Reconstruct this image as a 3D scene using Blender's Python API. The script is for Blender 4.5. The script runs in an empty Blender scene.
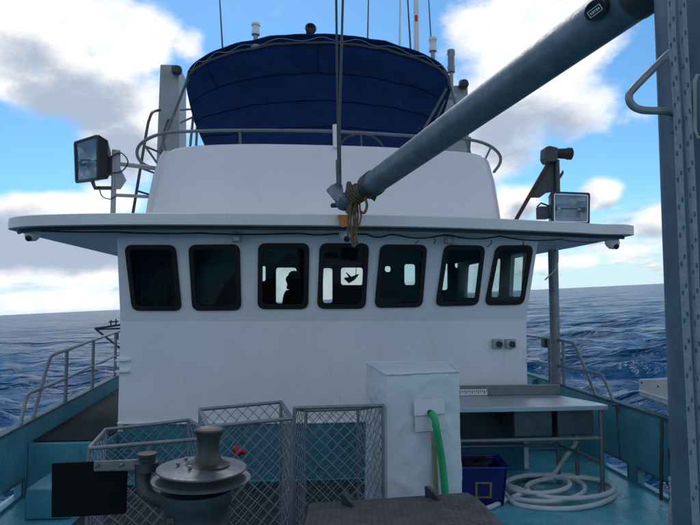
import bpy, bmesh, math, random
import numpy as np
from mathutils import Vector, Matrix, noise as mnoise
random.seed(7)
R = math.radians
C = bpy.context.scene.collection
SC = bpy.context.scene

# ------------------------------------------------------------------ camera, sky, sun, exposure
FOC, EYE, PITCH, YAW, HEEL = 582.0, 1.9, R(3.78), R(5.0), R(2.75)
cam_d = bpy.data.cameras.new('camera'); cam = bpy.data.objects.new('camera', cam_d); C.objects.link(cam)
cam_d.sensor_width = 36.0; cam_d.lens = 36.0*FOC/700.0
cam_d.clip_start = 0.05; cam_d.clip_end = 90000
cam.location = (0, 0, EYE); cam.rotation_euler = (R(90)+PITCH, 0, -YAW)
SC.camera = cam
SUN_EL, SUN_AZ = R(46), R(-6)           # azimuth from +Y towards +X: the sun stands ahead, behind the wheelhouse and cloud
SKY_STRENGTH = 0.12
sun_d = bpy.data.lights.new('sun', 'SUN'); sun = bpy.data.objects.new('sun', sun_d); C.objects.link(sun)
sun_d.energy = 1.0; sun_d.angle = R(16); sun_d.color = (1.0, 0.95, 0.88)
sd = Vector((math.sin(SUN_AZ)*math.cos(SUN_EL), math.cos(SUN_AZ)*math.cos(SUN_EL), math.sin(SUN_EL)))
sun.rotation_euler = sd.to_track_quat('Z', 'Y').to_euler()
SC.view_settings.view_transform = 'Standard'; SC.view_settings.look = 'None'
SC.view_settings.exposure = 0.03; SC.view_settings.gamma = 1.0; SC.view_settings.use_curve_mapping = False
SC.cycles.use_denoising = True
SC.cycles.max_bounces = 8; SC.cycles.transparent_max_bounces = 12
SC.cycles.caustics_reflective = False; SC.cycles.caustics_refractive = False

def ray(px, py):
    x = (px-350)/FOC; v = (262.5-py)/FOC
    f = math.cos(PITCH)-math.sin(PITCH)*v; z = math.sin(PITCH)+math.cos(PITCH)*v
    return Vector((x*math.cos(YAW)+f*math.sin(YAW), -x*math.sin(YAW)+f*math.cos(YAW), z))
EYEV = Vector((0, 0, EYE))
def Py(px, py, Y): r = ray(px, py); return EYEV + r*(Y/r.y)
def Px(px, py, X): r = ray(px, py); return EYEV + r*(X/r.x)
def Pz(px, py, Z): r = ray(px, py); return EYEV + r*((Z-EYE)/r.z)
def Pd(px, py, D): return EYEV + ray(px, py)*D          # D: metres along the optical axis (about)
def onplane(px, py, p0, n): r = ray(px, py); return EYEV + r*((p0-EYEV).dot(n)/r.dot(n))

# ---- sky: Nishita air with procedural cumulus by direction
def build_world():
    w = bpy.data.worlds.new('World'); SC.world = w; w.use_nodes = True
    nt = w.node_tree; N = nt.nodes; L = nt.links; N.clear()
    out = N.new('ShaderNodeOutputWorld'); bg = N.new('ShaderNodeBackground'); bg.inputs[1].default_value = SKY_STRENGTH
    L.new(bg.outputs[0], out.inputs[0])
    tc = N.new('ShaderNodeTexCoord')
    rot = N.new('ShaderNodeVectorRotate'); rot.rotation_type = 'Y_AXIS'; rot.inputs['Angle'].default_value = HEEL
    L.new(tc.outputs['Generated'], rot.inputs['Vector'])
    d = rot.outputs[0]
    sky = N.new('ShaderNodeTexSky'); sky.sky_type = 'NISHITA'; sky.sun_disc = False
    sky.sun_elevation = SUN_EL; sky.sun_rotation = SUN_AZ; sky.altitude = 0; sky.air_density = 1.0; sky.dust_density = 0.2; sky.ozone_density = 2.0
    L.new(d, sky.inputs['Vector'])
    def math_(op, a, b=None, c=None, clamp=False):
        m = N.new('ShaderNodeMath'); m.operation = op; m.use_clamp = clamp
        for i, x in enumerate((a, b, c)):
            if x is None: continue
            if isinstance(x, (int, float)): m.inputs[i].default_value = x
            else: L.new(x, m.inputs[i])
        return m.outputs[0]
    def vmath(op, a, b):
        m = N.new('ShaderNodeVectorMath'); m.operation = op
        for i, x in enumerate((a, b)):
            if isinstance(x, (tuple, Vector)): m.inputs[i].default_value = x
            else: L.new(x, m.inputs[i])
        return m.outputs['Value' if op in ('LENGTH', 'DOT_PRODUCT') else 'Vector']
    def ramp(x, lo, hi):
        m = N.new('ShaderNodeMapRange'); m.interpolation_type = 'SMOOTHSTEP'
        L.new(x, m.inputs[0]); m.inputs[1].default_value = lo; m.inputs[2].default_value = hi
        return m.outputs[0]
    def fbm(scale, detail, off, zs=1.0, rough=0.55, dist=0.0):
        v = vmath('MULTIPLY', d, (1, 1, zs)); v = vmath('ADD', v, off)
        n = N.new('ShaderNodeTexNoise'); n.inputs['Scale'].default_value = scale; n.inputs['Detail'].default_value = detail
        n.inputs['Roughness'].default_value = rough; n.inputs['Distortion'].default_value = dist
        L.new(v, n.inputs['Vector']); return n.outputs['Fac']
    unheel = Matrix.Rotation(HEEL, 3, 'Y')
    def field(blobs):
        tot = None
        for px, py, rx, ry, wt in blobs:
            c = (unheel @ ray(px, py)).normalized(); k = FOC
            q = vmath('MULTIPLY', vmath('SUBTRACT', d, c), (k/rx, k/rx, k/ry))
            b = math_('MULTIPLY', ramp(vmath('LENGTH', q, (0, 0, 0)), 1.0, 0.0), wt)
            tot = b if tot is None else math_('MAXIMUM', tot, b)
        return tot
    big = fbm(5.5, 7, (3.1, 1.7, 0.4), 1.5, 0.56, 0.15)
    fine = fbm(15, 6, (8.2, 5.1, 2.2), 1.6, 0.6)
    wob = math_('ADD', math_('MULTIPLY', math_('SUBTRACT', big, 0.5), 1.5), math_('MULTIPLY', math_('SUBTRACT', fine, 0.5), 0.6))
    # open sky elsewhere carries the same broken cumulus
    fwd = vmath('DOT_PRODUCT', d, (math.sin(YAW), math.cos(YAW), 0.1))
    away = ramp(fwd, 0.8, 0.62)
    cover = math_('MULTIPLY', away, ramp(fbm(2.1, 4, (0.3, 7.7, 1.9), 1.6), 0.42, 0.62))
    white_b = [(20, 20, 150, 75, 1.15), (125, 35, 105, 55, 1.1), (185, 45, 45, 40, .8), (70, 85, 120, 70, 1.05), (120, 140, 75, 75, 1.0), (160, 110, 60, 70, .9), (-20, 40, 70, 70, .9),
               (50, 208, 130, 30, 1.15), (90, 250, 150, 60, 1.25), (20, 255, 150, 50, 1.3), (-40, 240, 110, 55, 1.2), (110, 200, 60, 40, .8), (60, 300, 150, 20, .9), (180, 240, 120, 60, .8),
               (535, 45, 125, 90, 1.15), (500, 110, 110, 90, 1.0), (570, 100, 90, 75, .8), (480, 150, 90, 50, .9), (600, 195, 34, 27, .95), (515, 205, 42, 34, 1.0), (560, 215, 50, 25, .7), (655, 222, 46, 32, .85), (565, 262, 90, 15, .8), (625, 250, 75, 16, .75), (690, 240, 60, 24, .7),
               (640, 115, 60, 26, .5), (320, 275, 160, 50, .85), (280, 12, 40, 18, .2), (760, 60, 80, 120, .8)]
    grey_b = [(75, 105, 100, 62, 1.1), (125, 150, 75, 62, 1.0), (20, 62, 70, 48, .8), (165, 120, 40, 50, .6), (55, 250, 140, 40, 1.35), (-20, 240, 130, 48, 1.3), (120, 250, 80, 40, 1.1), (500, 135, 85, 60, .8), (560, 130, 60, 50, .6), (470, 95, 60, 50, .4), (525, 215, 34, 26, .75), (612, 212, 30, 18, .7), (572, 205, 34, 24, .7), (640, 235, 50, 18, .8), (680, 215, 30, 20, .7), (565, 252, 70, 10, .6), (320, 262, 120, 30, .6)]
    w_f = math_('ADD', math_('ADD', field(white_b), math_('MULTIPLY', cover, 1.0)), wob)
    dens = ramp(w_f, 0.28, 0.74)
    soft = fbm(3.6, 6, (5.5, 2.9, 7.4), 1.5, 0.5)
    g_f = math_('ADD', math_('ADD', field(grey_b), math_('MULTIPLY', cover, 0.55)), math_('MULTIPLY', math_('SUBTRACT', math_('ADD', math_('MULTIPLY', soft, .5), math_('MULTIPLY', fine, .5)), 0.5), 2.1))
    shade = math_('MULTIPLY', ramp(g_f, 0.25, 0.95), 0.92)
    def rgb(c): n = N.new('ShaderNodeRGB'); n.outputs[0].default_value = (c[0]/SKY_STRENGTH, c[1]/SKY_STRENGTH, c[2]/SKY_STRENGTH, 1); return n.outputs[0]
    def mix(f, a, b):
        m = N.new('ShaderNodeMix'); m.data_type = 'RGBA'; L.new(f, m.inputs[0]); L.new(a, m.inputs[6]); L.new(b, m.inputs[7]); return m.outputs[2]
    billow = math_('MULTIPLY', ramp(fbm(22, 6, (1.1, 4.2, 9.3), 1.4, 0.62), 0.40, 0.66), 0.38)
    cl = mix(shade, mix(billow, rgb((1.06, 1.06, 1.06)), rgb((0.74, 0.80, 0.90))), rgb((0.38, 0.47, 0.61)))
    tint = N.new('ShaderNodeMix'); tint.data_type = 'RGBA'; tint.blend_type = 'MULTIPLY'; tint.inputs[0].default_value = 1
    L.new(sky.outputs[0], tint.inputs[6]); tint.inputs[7].default_value = (0.58, 0.95, 1.14, 1)
    sep = N.new('ShaderNodeSeparateXYZ'); L.new(d, sep.inputs[0])
    hz = math_('MULTIPLY', ramp(sep.outputs[2], 0.16, -0.02), 0.95)
    low = mix(hz, tint.outputs[2], rgb((0.66, 0.85, 0.96)))
    stk = fbm(7, 7, (2.3, 9.1, 4.4), 5.0, 0.6, 0.3)
    sden = math_('MULTIPLY', math_('MULTIPLY', ramp(stk, 0.47, 0.62), ramp(sep.outputs[2], 0.17, 0.06)), 0.85)
    scol = mix(ramp(fbm(11, 5, (6.6, 1.2, 3.3), 5.0, 0.6), 0.42, 0.62), rgb((1.0, 0.98, 0.95)), rgb((0.46, 0.54, 0.66)))
    L.new(mix(dens, mix(sden, low, scol), cl), bg.inputs[0])
build_world()

# ------------------------------------------------------------------ materials
MATS = {}
def mk(name, col, rough=0.5, metal=0.0, var=0.12, scale=5.0, bump=0.0, bscale=40.0, dirt=None, damt=0.5, dscale=3.0, streak=False, spec=0.5, coat=0.0, rvar=0.1):
    m = bpy.data.materials.new(name); m.use_nodes = True; nt = m.node_tree; N = nt.nodes; L = nt.links
    b = N['Principled BSDF']; tc = N.new('ShaderNodeTexCoord')
    b.inputs['Metallic'].default_value = metal; b.inputs['Specular IOR Level'].default_value = spec; b.inputs['Coat Weight'].default_value = coat
    def nz(s, det=6, stretch=None, rg=0.6):
        n = N.new('ShaderNodeTexNoise'); n.inputs['Scale'].default_value = s; n.inputs['Detail'].default_value = det; n.inputs['Roughness'].default_value = rg
        if stretch:
            mp = N.new('ShaderNodeMapping'); mp.inputs['Scale'].default_value = stretch; L.new(tc.outputs['Object'], mp.inputs[0]); L.new(mp.outputs[0], n.inputs['Vector'])
        else: L.new(tc.outputs['Object'], n.inputs['Vector'])
        return n.outputs['Fac']
    def mr(x, a, b_, c, d_):
        n = N.new('ShaderNodeMapRange'); L.new(x, n.inputs[0])
        for i, q in enumerate((a, b_, c, d_)): n.inputs[i+1].default_value = q
        return n.outputs[0]
    def mixc(f, a, c2):
        n = N.new('ShaderNodeMix'); n.data_type = 'RGBA'; L.new(f, n.inputs[0])
        if isinstance(a, tuple): n.inputs[6].default_value = (*a, 1)
        else: L.new(a, n.inputs[6])
        n.inputs[7].default_value = (*c2, 1); return n.outputs[2]
    lo = tuple(c*(1-var) for c in col); hi = tuple(min(1, c*(1+var)) for c in col)
    n1 = nz(scale)
    c = mixc(mr(n1, 0.3, 0.7, 0, 1), lo, hi)
    if dirt:
        n2 = nz(dscale, 8, (6, 6, 0.6) if streak else None, 0.65)
        c = mixc(mr(n2, 0.64-0.14*damt, 0.78, 0, damt), c, dirt)
    L.new(c, b.inputs['Base Color'])
    L.new(mr(nz(scale*3), 0.3, 0.7, max(0.02, rough-rvar), min(1, rough+rvar)), b.inputs['Roughness'])
    if bump:
        bp = N.new('ShaderNodeBump'); bp.inputs['Strength'].default_value = 1.0; bp.inputs['Distance'].default_value = bump
        L.new(nz(bscale), bp.inputs['Height']); L.new(bp.outputs[0], b.inputs['Normal'])
    MATS[name] = m; return m
mk('white_paint', (.745, .745, .765), .45, var=.045, scale=2, bump=.010, bscale=1.6, dirt=(.52, .46, .38), damt=.4, dscale=2.0, streak=True)
mk('roof_white', (.68, .68, .65), .45, var=.05, scale=2, bump=.002, bscale=9, dirt=(.45, .36, .25), damt=.4, dscale=2.5, streak=True)
mk('flybridge_white', (.80, .755, .76), .5, var=.03, scale=2, bump=.003, bscale=4, dirt=(.62, .57, .52), damt=.3, dscale=1.8, streak=True)
mk('teal_shaded', (.025, .17, .23), .5, var=.2, scale=3, bump=.004, bscale=14, dirt=(.03, .05, .06), damt=.7, dscale=2.8, streak=True)  # darker copy of teal_paint, shade behind the cages put into its colour
mk('teal_paint', (.075, .29, .36), .42, var=.16, scale=3, bump=.004, bscale=14, dirt=(.05, .09, .09), damt=.65, dscale=2.8, streak=True)
mk('teal_deck', (.10, .42, .49), .2, var=.25, scale=4, bump=.006, bscale=30, dirt=(.06, .13, .14), damt=.7, dscale=3.2, rvar=.16)
mk('teal_worn', (.03, .11, .135), .6, var=.3, scale=6, bump=.003, dirt=(.05, .045, .04), damt=.7, dscale=5)
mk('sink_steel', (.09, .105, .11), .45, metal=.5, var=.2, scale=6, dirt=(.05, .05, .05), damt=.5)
mk('drum_steel', (.035, .045, .05), .5, metal=.4, var=.35, scale=9, bump=.002, bscale=45, dirt=(.10, .09, .075), damt=.6, dscale=7)
mk('disc_steel', (.13, .15, .17), .5, metal=.5, var=.3, scale=9, bump=.003, bscale=35, dirt=(.055, .05, .045), damt=.8, dscale=9)
mk('deck_shade', (.02, .028, .032), .7, var=.25, scale=6, bump=.006, bscale=50)  # near-black tone standing in for shade on the deck
mk('grey_deck', (.024, .03, .033), .9, var=.2, scale=5, bump=.006, bscale=60, dirt=(.012, .015, .017), damt=.6, spec=.15)
mk('galvanised', (.22, .245, .26), .52, metal=.6, var=.22, scale=11, bump=.0015, bscale=60, dirt=(.20, .20, .19), damt=.6, dscale=5)
mk('boom_grey', (.115, .165, .20), .5, metal=.2, var=.28, scale=9, bump=.003, bscale=24, dirt=(.07, .10, .12), damt=.75, dscale=6)
mk('mast_grey', (.055, .105, .155), .5, metal=.1, var=.25, scale=6, bump=.003, bscale=22, dirt=(.05, .08, .10), damt=.7, dscale=4, streak=True)
mk('stainless', (.50, .53, .54), .38, metal=.75, var=.1, scale=8, bump=.0008, bscale=50, dirt=(.25, .24, .22), damt=.4, dscale=6)
mk('stainless_dull', (.20, .215, .22), .5, metal=.6, var=.15, scale=8, dirt=(.2, .2, .19), damt=.5)
mk('worn_steel', (.20, .20, .205), .55, metal=.6, var=.22, scale=9, bump=.002, bscale=45, dirt=(.17, .13, .10), damt=.6, dscale=6)
mk('brass_worn', (.06, .065, .06), .5, metal=.7, var=.25, scale=12, bump=.002, bscale=40, dirt=(.12, .10, .07), damt=.6, dscale=7)
mk('black_rubber', (.012, .012, .014), .55, var=.2, scale=10, bump=.001, spec=.3)
mk('black_mat', (.006, .006, .007), .8, var=.2, scale=20, bump=.002, bscale=90, spec=.12)
mk('black_plastic', (.02, .022, .025), .4, var=.2, scale=10)
mk('dark_metal', (.07, .075, .08), .5, metal=.5, var=.2, scale=10)
mk('interior_dark', (.022, .024, .026), .7, var=.2, scale=4, spec=.2)
mk('interior_mid', (.05, .045, .04), .6, var=.2, scale=4, spec=.2)
mk('curtain_cloth', (.06, .065, .065), .9, var=.2, scale=8, spec=.1)
mk('canvas_blue', (.008, .037, .135), .85, var=.22, scale=5, bump=.012, bscale=9, spec=.15)
mk('canvas_seam', (.005, .020, .075), .9, var=.15, spec=.1)
mk('grey_paint', (.33, .35, .35), .5, var=.1, scale=4, bump=.001, dirt=(.22, .20, .17), damt=.5, streak=True)
mk('rusty_steel', (.09, .035, .03), .7, metal=.2, var=.4, scale=20, bump=.003, bscale=60, dirt=(.10, .09, .09), damt=.7, dscale=8)
mk('searchlight_dark', (.03, .014, .014), .6, var=.4, scale=14)
mk('rust_stain', (.50, .20, .05), .8, var=.35, scale=26, bump=.002, dirt=(.28, .12, .05), damt=.7, dscale=20)
mk('lamp_glass', (.20, .21, .22), .3, metal=.4, var=.25, scale=9)
mk('reflector', (.72, .74, .76), .28, metal=.6, var=.06, scale=4)
mk('rope_tan', (.17, .115, .065), .9, var=.3, scale=60, bump=.004, bscale=120, spec=.1)
mk('rope_white', (.24, .28, .32), .85, var=.15, scale=50, bump=.003, bscale=140, spec=.15)
mk('rope_fleck', (.06, .11, .19), .85, var=.2, scale=50, spec=.15)
mk('wire_steel', (.10, .11, .12), .5, metal=.6, var=.2, scale=30)
mk('tarp_white', (.60, .65, .69), .5, var=.05, scale=4, bump=.007, bscale=7, dirt=(.45, .45, .44), damt=.45, dscale=4)
mk('green_hose', (.02, .36, .14), .4, var=.12, scale=14)
mk('white_hose', (.62, .66, .64), .4, var=.1, scale=10, dirt=(.34, .36, .34), damt=.5, dscale=6)
mk('blue_plastic', (.004, .008, .13), .4, var=.15, scale=8, bump=.001, dirt=(.02, .03, .12), damt=.4)
mk('yellow_mark', (.27, .19, .06), .6, var=.15, scale=20)
mk('mesh_wire', (.22, .255, .28), .5, metal=.4, var=.2, scale=20)
mk('strap_web', (.33, .30, .23), .9, var=.2, scale=30, spec=.1)
mk('hatch_steel', (.085, .08, .078), .62, metal=.25, var=.3, scale=10, bump=.004, bscale=70, dirt=(.17, .16, .15), damt=.6, dscale=7)
mk('red_plastic', (.55, .02, .03), .4, var=.1)
mk('white_plastic', (.78, .79, .78), .4, var=.04, dirt=(.5, .47, .42), damt=.3)
mk('cream_board', (.68, .68, .62), .5, var=.06, scale=4, dirt=(.40, .36, .30), damt=.4, dscale=3)
mk('print_black', (.03, .03, .035), .6)
mk('cloth_dark', (.018, .02, .026), .9, var=.2, spec=.1)
mk('skin', (.35, .20, .14), .55, var=.06)
mk('hair_dark', (.012, .01, .009), .6)
def glass_mat(name, tint, refl):
    m = bpy.data.materials.new(name); m.use_nodes = True; nt = m.node_tree; N = nt.nodes; L = nt.links; N.clear()
    o = N.new('ShaderNodeOutputMaterial'); t = N.new('ShaderNodeBsdfTransparent'); t.inputs[0].default_value = (*tint, 1)
    g = N.new('ShaderNodeBsdfGlossy'); g.inputs['Roughness'].default_value = .03; g.inputs[0].default_value = (.9, .95, 1, 1)
    f = N.new('ShaderNodeFresnel'); f.inputs[0].default_value = 1.5
    mu = N.new('ShaderNodeMath'); mu.operation = 'MULTIPLY'; mu.inputs[1].default_value = refl
    x = N.new('ShaderNodeMixShader'); ge = N.new('ShaderNodeNewGeometry'); iv = N.new('ShaderNodeMath'); iv.operation = 'SUBTRACT'; iv.inputs[0].default_value = 1; L.new(ge.outputs['Backfacing'], iv.inputs[1])
    m2 = N.new('ShaderNodeMath'); m2.operation = 'MULTIPLY'; L.new(iv.outputs[0], m2.inputs[0]); L.new(f.outputs[0], m2.inputs[1]); L.new(m2.outputs[0], mu.inputs[0]); L.new(mu.outputs[0], x.inputs[0]); L.new(t.outputs[0], x.inputs[1]); L.new(g.outputs[0], x.inputs[2]); L.new(x.outputs[0], o.inputs[0])
    MATS[name] = m
glass_mat('tinted_glass', (.74, .80, .80), .7)
glass_mat('clear_glass', (.9, .93, .95), 1.0)

# ------------------------------------------------------------------ mesh helpers
class MB:
    def __init__(s): s.v = []; s.f = []; s.mi = []; s.cur = 0
    def add(s, vs, fs):
        o = len(s.v); s.v += [Vector(p) for p in vs]
        for f in fs: s.f.append([i+o for i in f]); s.mi.append(s.cur)
        return s
    def hexa(s, p):   # 0-3 bottom loop, 4-7 top loop
        return s.add(p, [(3, 2, 1, 0), (4, 5, 6, 7), (0, 1, 5, 4), (1, 2, 6, 5), (2, 3, 7, 6), (3, 0, 4, 7)])
    def box(s, c, size, rot=None):
        c = Vector(c); h = Vector(size)/2
        M = rot if rot is not None else Matrix.Identity(3)
        P = [c + M @ Vector((sx*h.x, sy*h.y, sz*h.z)) for sz in (-1, 1) for sx, sy in ((-1, -1), (1, -1), (1, 1), (-1, 1))]
        return s.hexa(P)
    def span(s, x0, x1, y0, y1, z0, z1): return s.box(((x0+x1)/2, (y0+y1)/2, (z0+z1)/2), (x1-x0, y1-y0, z1-z0))
    def tube(s, pts, r, n=10, closed=False, cap=True):
        pts = [Vector(p) for p in pts]; m = len(pts)
        rs = list(r) if isinstance(r, (list, tuple)) else [r]*m
        T = []
        for i in range(m):
            if closed: t = pts[(i+1) % m]-pts[i-1]
            else: t = pts[min(i+1, m-1)]-pts[max(i-1, 0)]
            T.append(t.normalized() if t.length > 1e-9 else Vector((0, 0, 1)))
        up = Vector((0, 0, 1)) if abs(T[0].z) < .9 else Vector((1, 0, 0))
        a = T[0].cross(up).normalized(); vs = []
        for i in range(m):
            a = (a - T[i]*a.dot(T[i])).normalized(); b = T[i].cross(a)
            for k in range(n):
                th = 2*math.pi*k/n; vs.append(pts[i]+(a*math.cos(th)+b*math.sin(th))*rs[i])
        fs = []
        for i in range(m if closed else m-1):
            j = (i+1) % m
            for k in range(n):
                k2 = (k+1) % n; fs.append((i*n+k, i*n+k2, j*n+k2, j*n+k))
        if cap and not closed: fs.append(tuple(range(n-1, -1, -1))); fs.append(tuple((m-1)*n+k for k in range(n)))
        return s.add(vs, fs)
    def lathe(s, c, axis, prof, n=24, ref=None):
        c = Vector(c); ax = Vector(axis).normalized(); up = Vector((0, 0, 1)) if abs(ax.z) < .9 else Vector((1, 0, 0))
        a = ax.cross(up).normalized(); b = ax.cross(a); vs = []; m = len(prof)
        for (r, h) in prof:
            for k in range(n):
                th = 2*math.pi*k/n; vs.append(c+ax*h+(a*math.cos(th)+b*math.sin(th))*max(r, 1e-4))
        fs = [(i*n+k, i*n+(k+1) % n, (i+1)*n+(k+1) % n, (i+1)*n+k) for i in range(m-1) for k in range(n)]
        fs.append(tuple(range(n-1, -1, -1))); fs.append(tuple((m-1)*n+k for k in range(n)))
        return s.add(vs, fs)
    def prism(s, poly, off):
        poly = [Vector(p) for p in poly]; off = Vector(off); n = len(poly)
        fs = [tuple(range(n-1, -1, -1)), tuple(range(n, 2*n))]+[(i, (i+1) % n, (i+1) % n+n, i+n) for i in range(n)]
        return s.add(poly+[p+off for p in poly], fs)
    def grid(s, rows, thick=None):
        n = len(rows[0]); m = len(rows)
        s.add([p for r in rows for p in r], [(i*n+k, i*n+k+1, (i+1)*n+k+1, (i+1)*n+k) for i in range(m-1) for k in range(n-1)]); return s
    def ring(s, outer, inner, off):   # frame between two loops, extruded by off
        n = len(outer); off = Vector(off)
        vs = list(outer)+list(inner)+[Vector(p)+off for p in outer]+[Vector(p)+off for p in inner]
        fs = []
        for i in range(n):
            j = (i+1) % n
            fs += [(i, j, n+j, n+i), (2*n+j, 2*n+i, 3*n+i, 3*n+j), (j, i, 2*n+i, 2*n+j), (n+i, n+j, 3*n+j, 3*n+i)]
        return s.add(vs, fs)
    def plate(s, outer, holes, off):  # flat plate with holes, extruded by off
        off = Vector(off)
        bm = bmesh.new(); loops = []
        for lp in [outer]+holes:
            vv = [bm.verts.new(p) for p in lp]; loops.append(vv)
            for i in range(len(vv)): bm.edges.new((vv[i], vv[(i+1) % len(vv)]))
        bmesh.ops.triangle_fill(bm, use_beauty=True, use_dissolve=False, edges=bm.edges[:])
        bm.verts.index_update()
        vs = [v.co.copy() for v in bm.verts]; fs = [tuple(v.index for v in f.verts) for f in bm.faces]; bm.free()
        o = len(vs); s.add(vs, [f[::-1] for f in fs]); s.add([p+off for p in vs], fs)
        for lp in [outer]+holes:
            n = len(lp); s.add([Vector(p) for p in lp]+[Vector(p)+off for p in lp], [(i, (i+1) % n, (i+1) % n+n, i+n) for i in range(n)])
        return s
    def build(s, name, mat, parent=None, bevel=0, smooth=True, subsurf=0, solid=0, angle=35):
        off = parent_loc(parent)
        me = bpy.data.meshes.new(name); me.from_pydata([tuple(p-off) for p in s.v], [], s.f)
        mats = mat if isinstance(mat, (list, tuple)) else [mat]
        for m in mats: me.materials.append(MATS[m])
        if len(mats) > 1: me.polygons.foreach_set('material_index', s.mi)
        bm = bmesh.new(); bm.from_mesh(me); bmesh.ops.remove_doubles(bm, verts=bm.verts, dist=1e-5); bmesh.ops.recalc_face_normals(bm, faces=bm.faces[:]); bm.to_mesh(me); bm.free()
        if smooth:
            me.polygons.foreach_set('use_smooth', [True]*len(me.polygons)); me.set_sharp_from_angle(angle=R(angle))
        o = bpy.data.objects.new(name, me); C.objects.link(o)
        if parent is not None: o.parent = parent
        if solid: md = o.modifiers.new('solid', 'SOLIDIFY'); md.thickness = solid; md.offset = 0
        if bevel: md = o.modifiers.new('bevel', 'BEVEL'); md.width = bevel; md.segments = 2; md.limit_method = 'ANGLE'; md.angle_limit = R(40)
        if subsurf: md = o.modifiers.new('sub', 'SUBSURF'); md.levels = md.render_levels = subsurf
        return o
def parent_loc(p):
    v = Vector((0, 0, 0))
    while p is not None: v = v + p.location; p = p.parent
    return v
def tag(o, label, cat, group=None, kind=None):
    o['label'] = label; o['category'] = cat
    if group: o['group'] = group
    if kind: o['kind'] = kind
    return o
def thing(name, label, cat, loc=(0, 0, 0), group=None):
    o = bpy.data.objects.new(name, None); C.objects.link(o); o.location = Vector(loc); o.empty_display_size = .1
    return tag(o, label, cat, group)
def one(name, mb, mat, label, cat, loc=None, group=None, **k):      # a thing that is one mesh, origin at its base
    loc = Vector(loc) if loc is not None else Vector((sum(p.x for p in mb.v)/len(mb.v), sum(p.y for p in mb.v)/len(mb.v), min(p.z for p in mb.v)))
    mb.v = [p-loc for p in mb.v]; o = mb.build(name, mat, **k); o.location = loc; return tag(o, label, cat, group)
def struct(name, mb, mat, parent=None, **k):
    o = mb.build(name, mat, parent, **k)
    if parent is None: o['kind'] = 'structure'
    return o
def part(name, fn, mat, parent, **k): m = MB(); fn(m); return m.build(name, mat, parent, **k)
def smooth_path(pts, n=8, closed=False):
    pts = [Vector(p) for p in pts]; m = len(pts); out = []
    for i in range(m if closed else m-1):
        g = (lambda k: pts[k % m]) if closed else (lambda k: pts[max(0, min(m-1, k))])
        p0, p1, p2, p3 = g(i-1), g(i), g(i+1), g(i+2)
        for j in range(n):
            t = j/n; out.append(.5*((2*p1)+(p2-p0)*t+(2*p0-5*p1+4*p2-p3)*t*t+(3*p1-p0-3*p2+p3)*t**3))
    if not closed: out.append(pts[-1])
    return out
def rounded(poly, rad, n=6):   # planar polygon, rounded corners
    out = []; m = len(poly)
    for i in range(m):
        p = Vector(poly[i]); a = (Vector(poly[i-1])-p); b = (Vector(poly[(i+1) % m])-p)
        r = min(rad, a.length*.45, b.length*.45); s = p+a.normalized()*r; e = p+b.normalized()*r
        for k in range(n+1):
            t = k/n; out.append((s*(1-t)+p*t)*(1-t)+(p*(1-t)+e*t)*t)
    return out
def inset(poly, d):
    m = len(poly); c = sum((Vector(p) for p in poly), Vector())/m; out = []
    for i in range(m):
        p = Vector(poly[i]); a = (Vector(poly[i-1])-p).normalized(); b = (Vector(poly[(i+1) % m])-p).normalized()
        s = math.sqrt(max(1e-6, 1-a.dot(b)**2)); out.append(p+(a+b)*(d/s))
    return out

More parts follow.
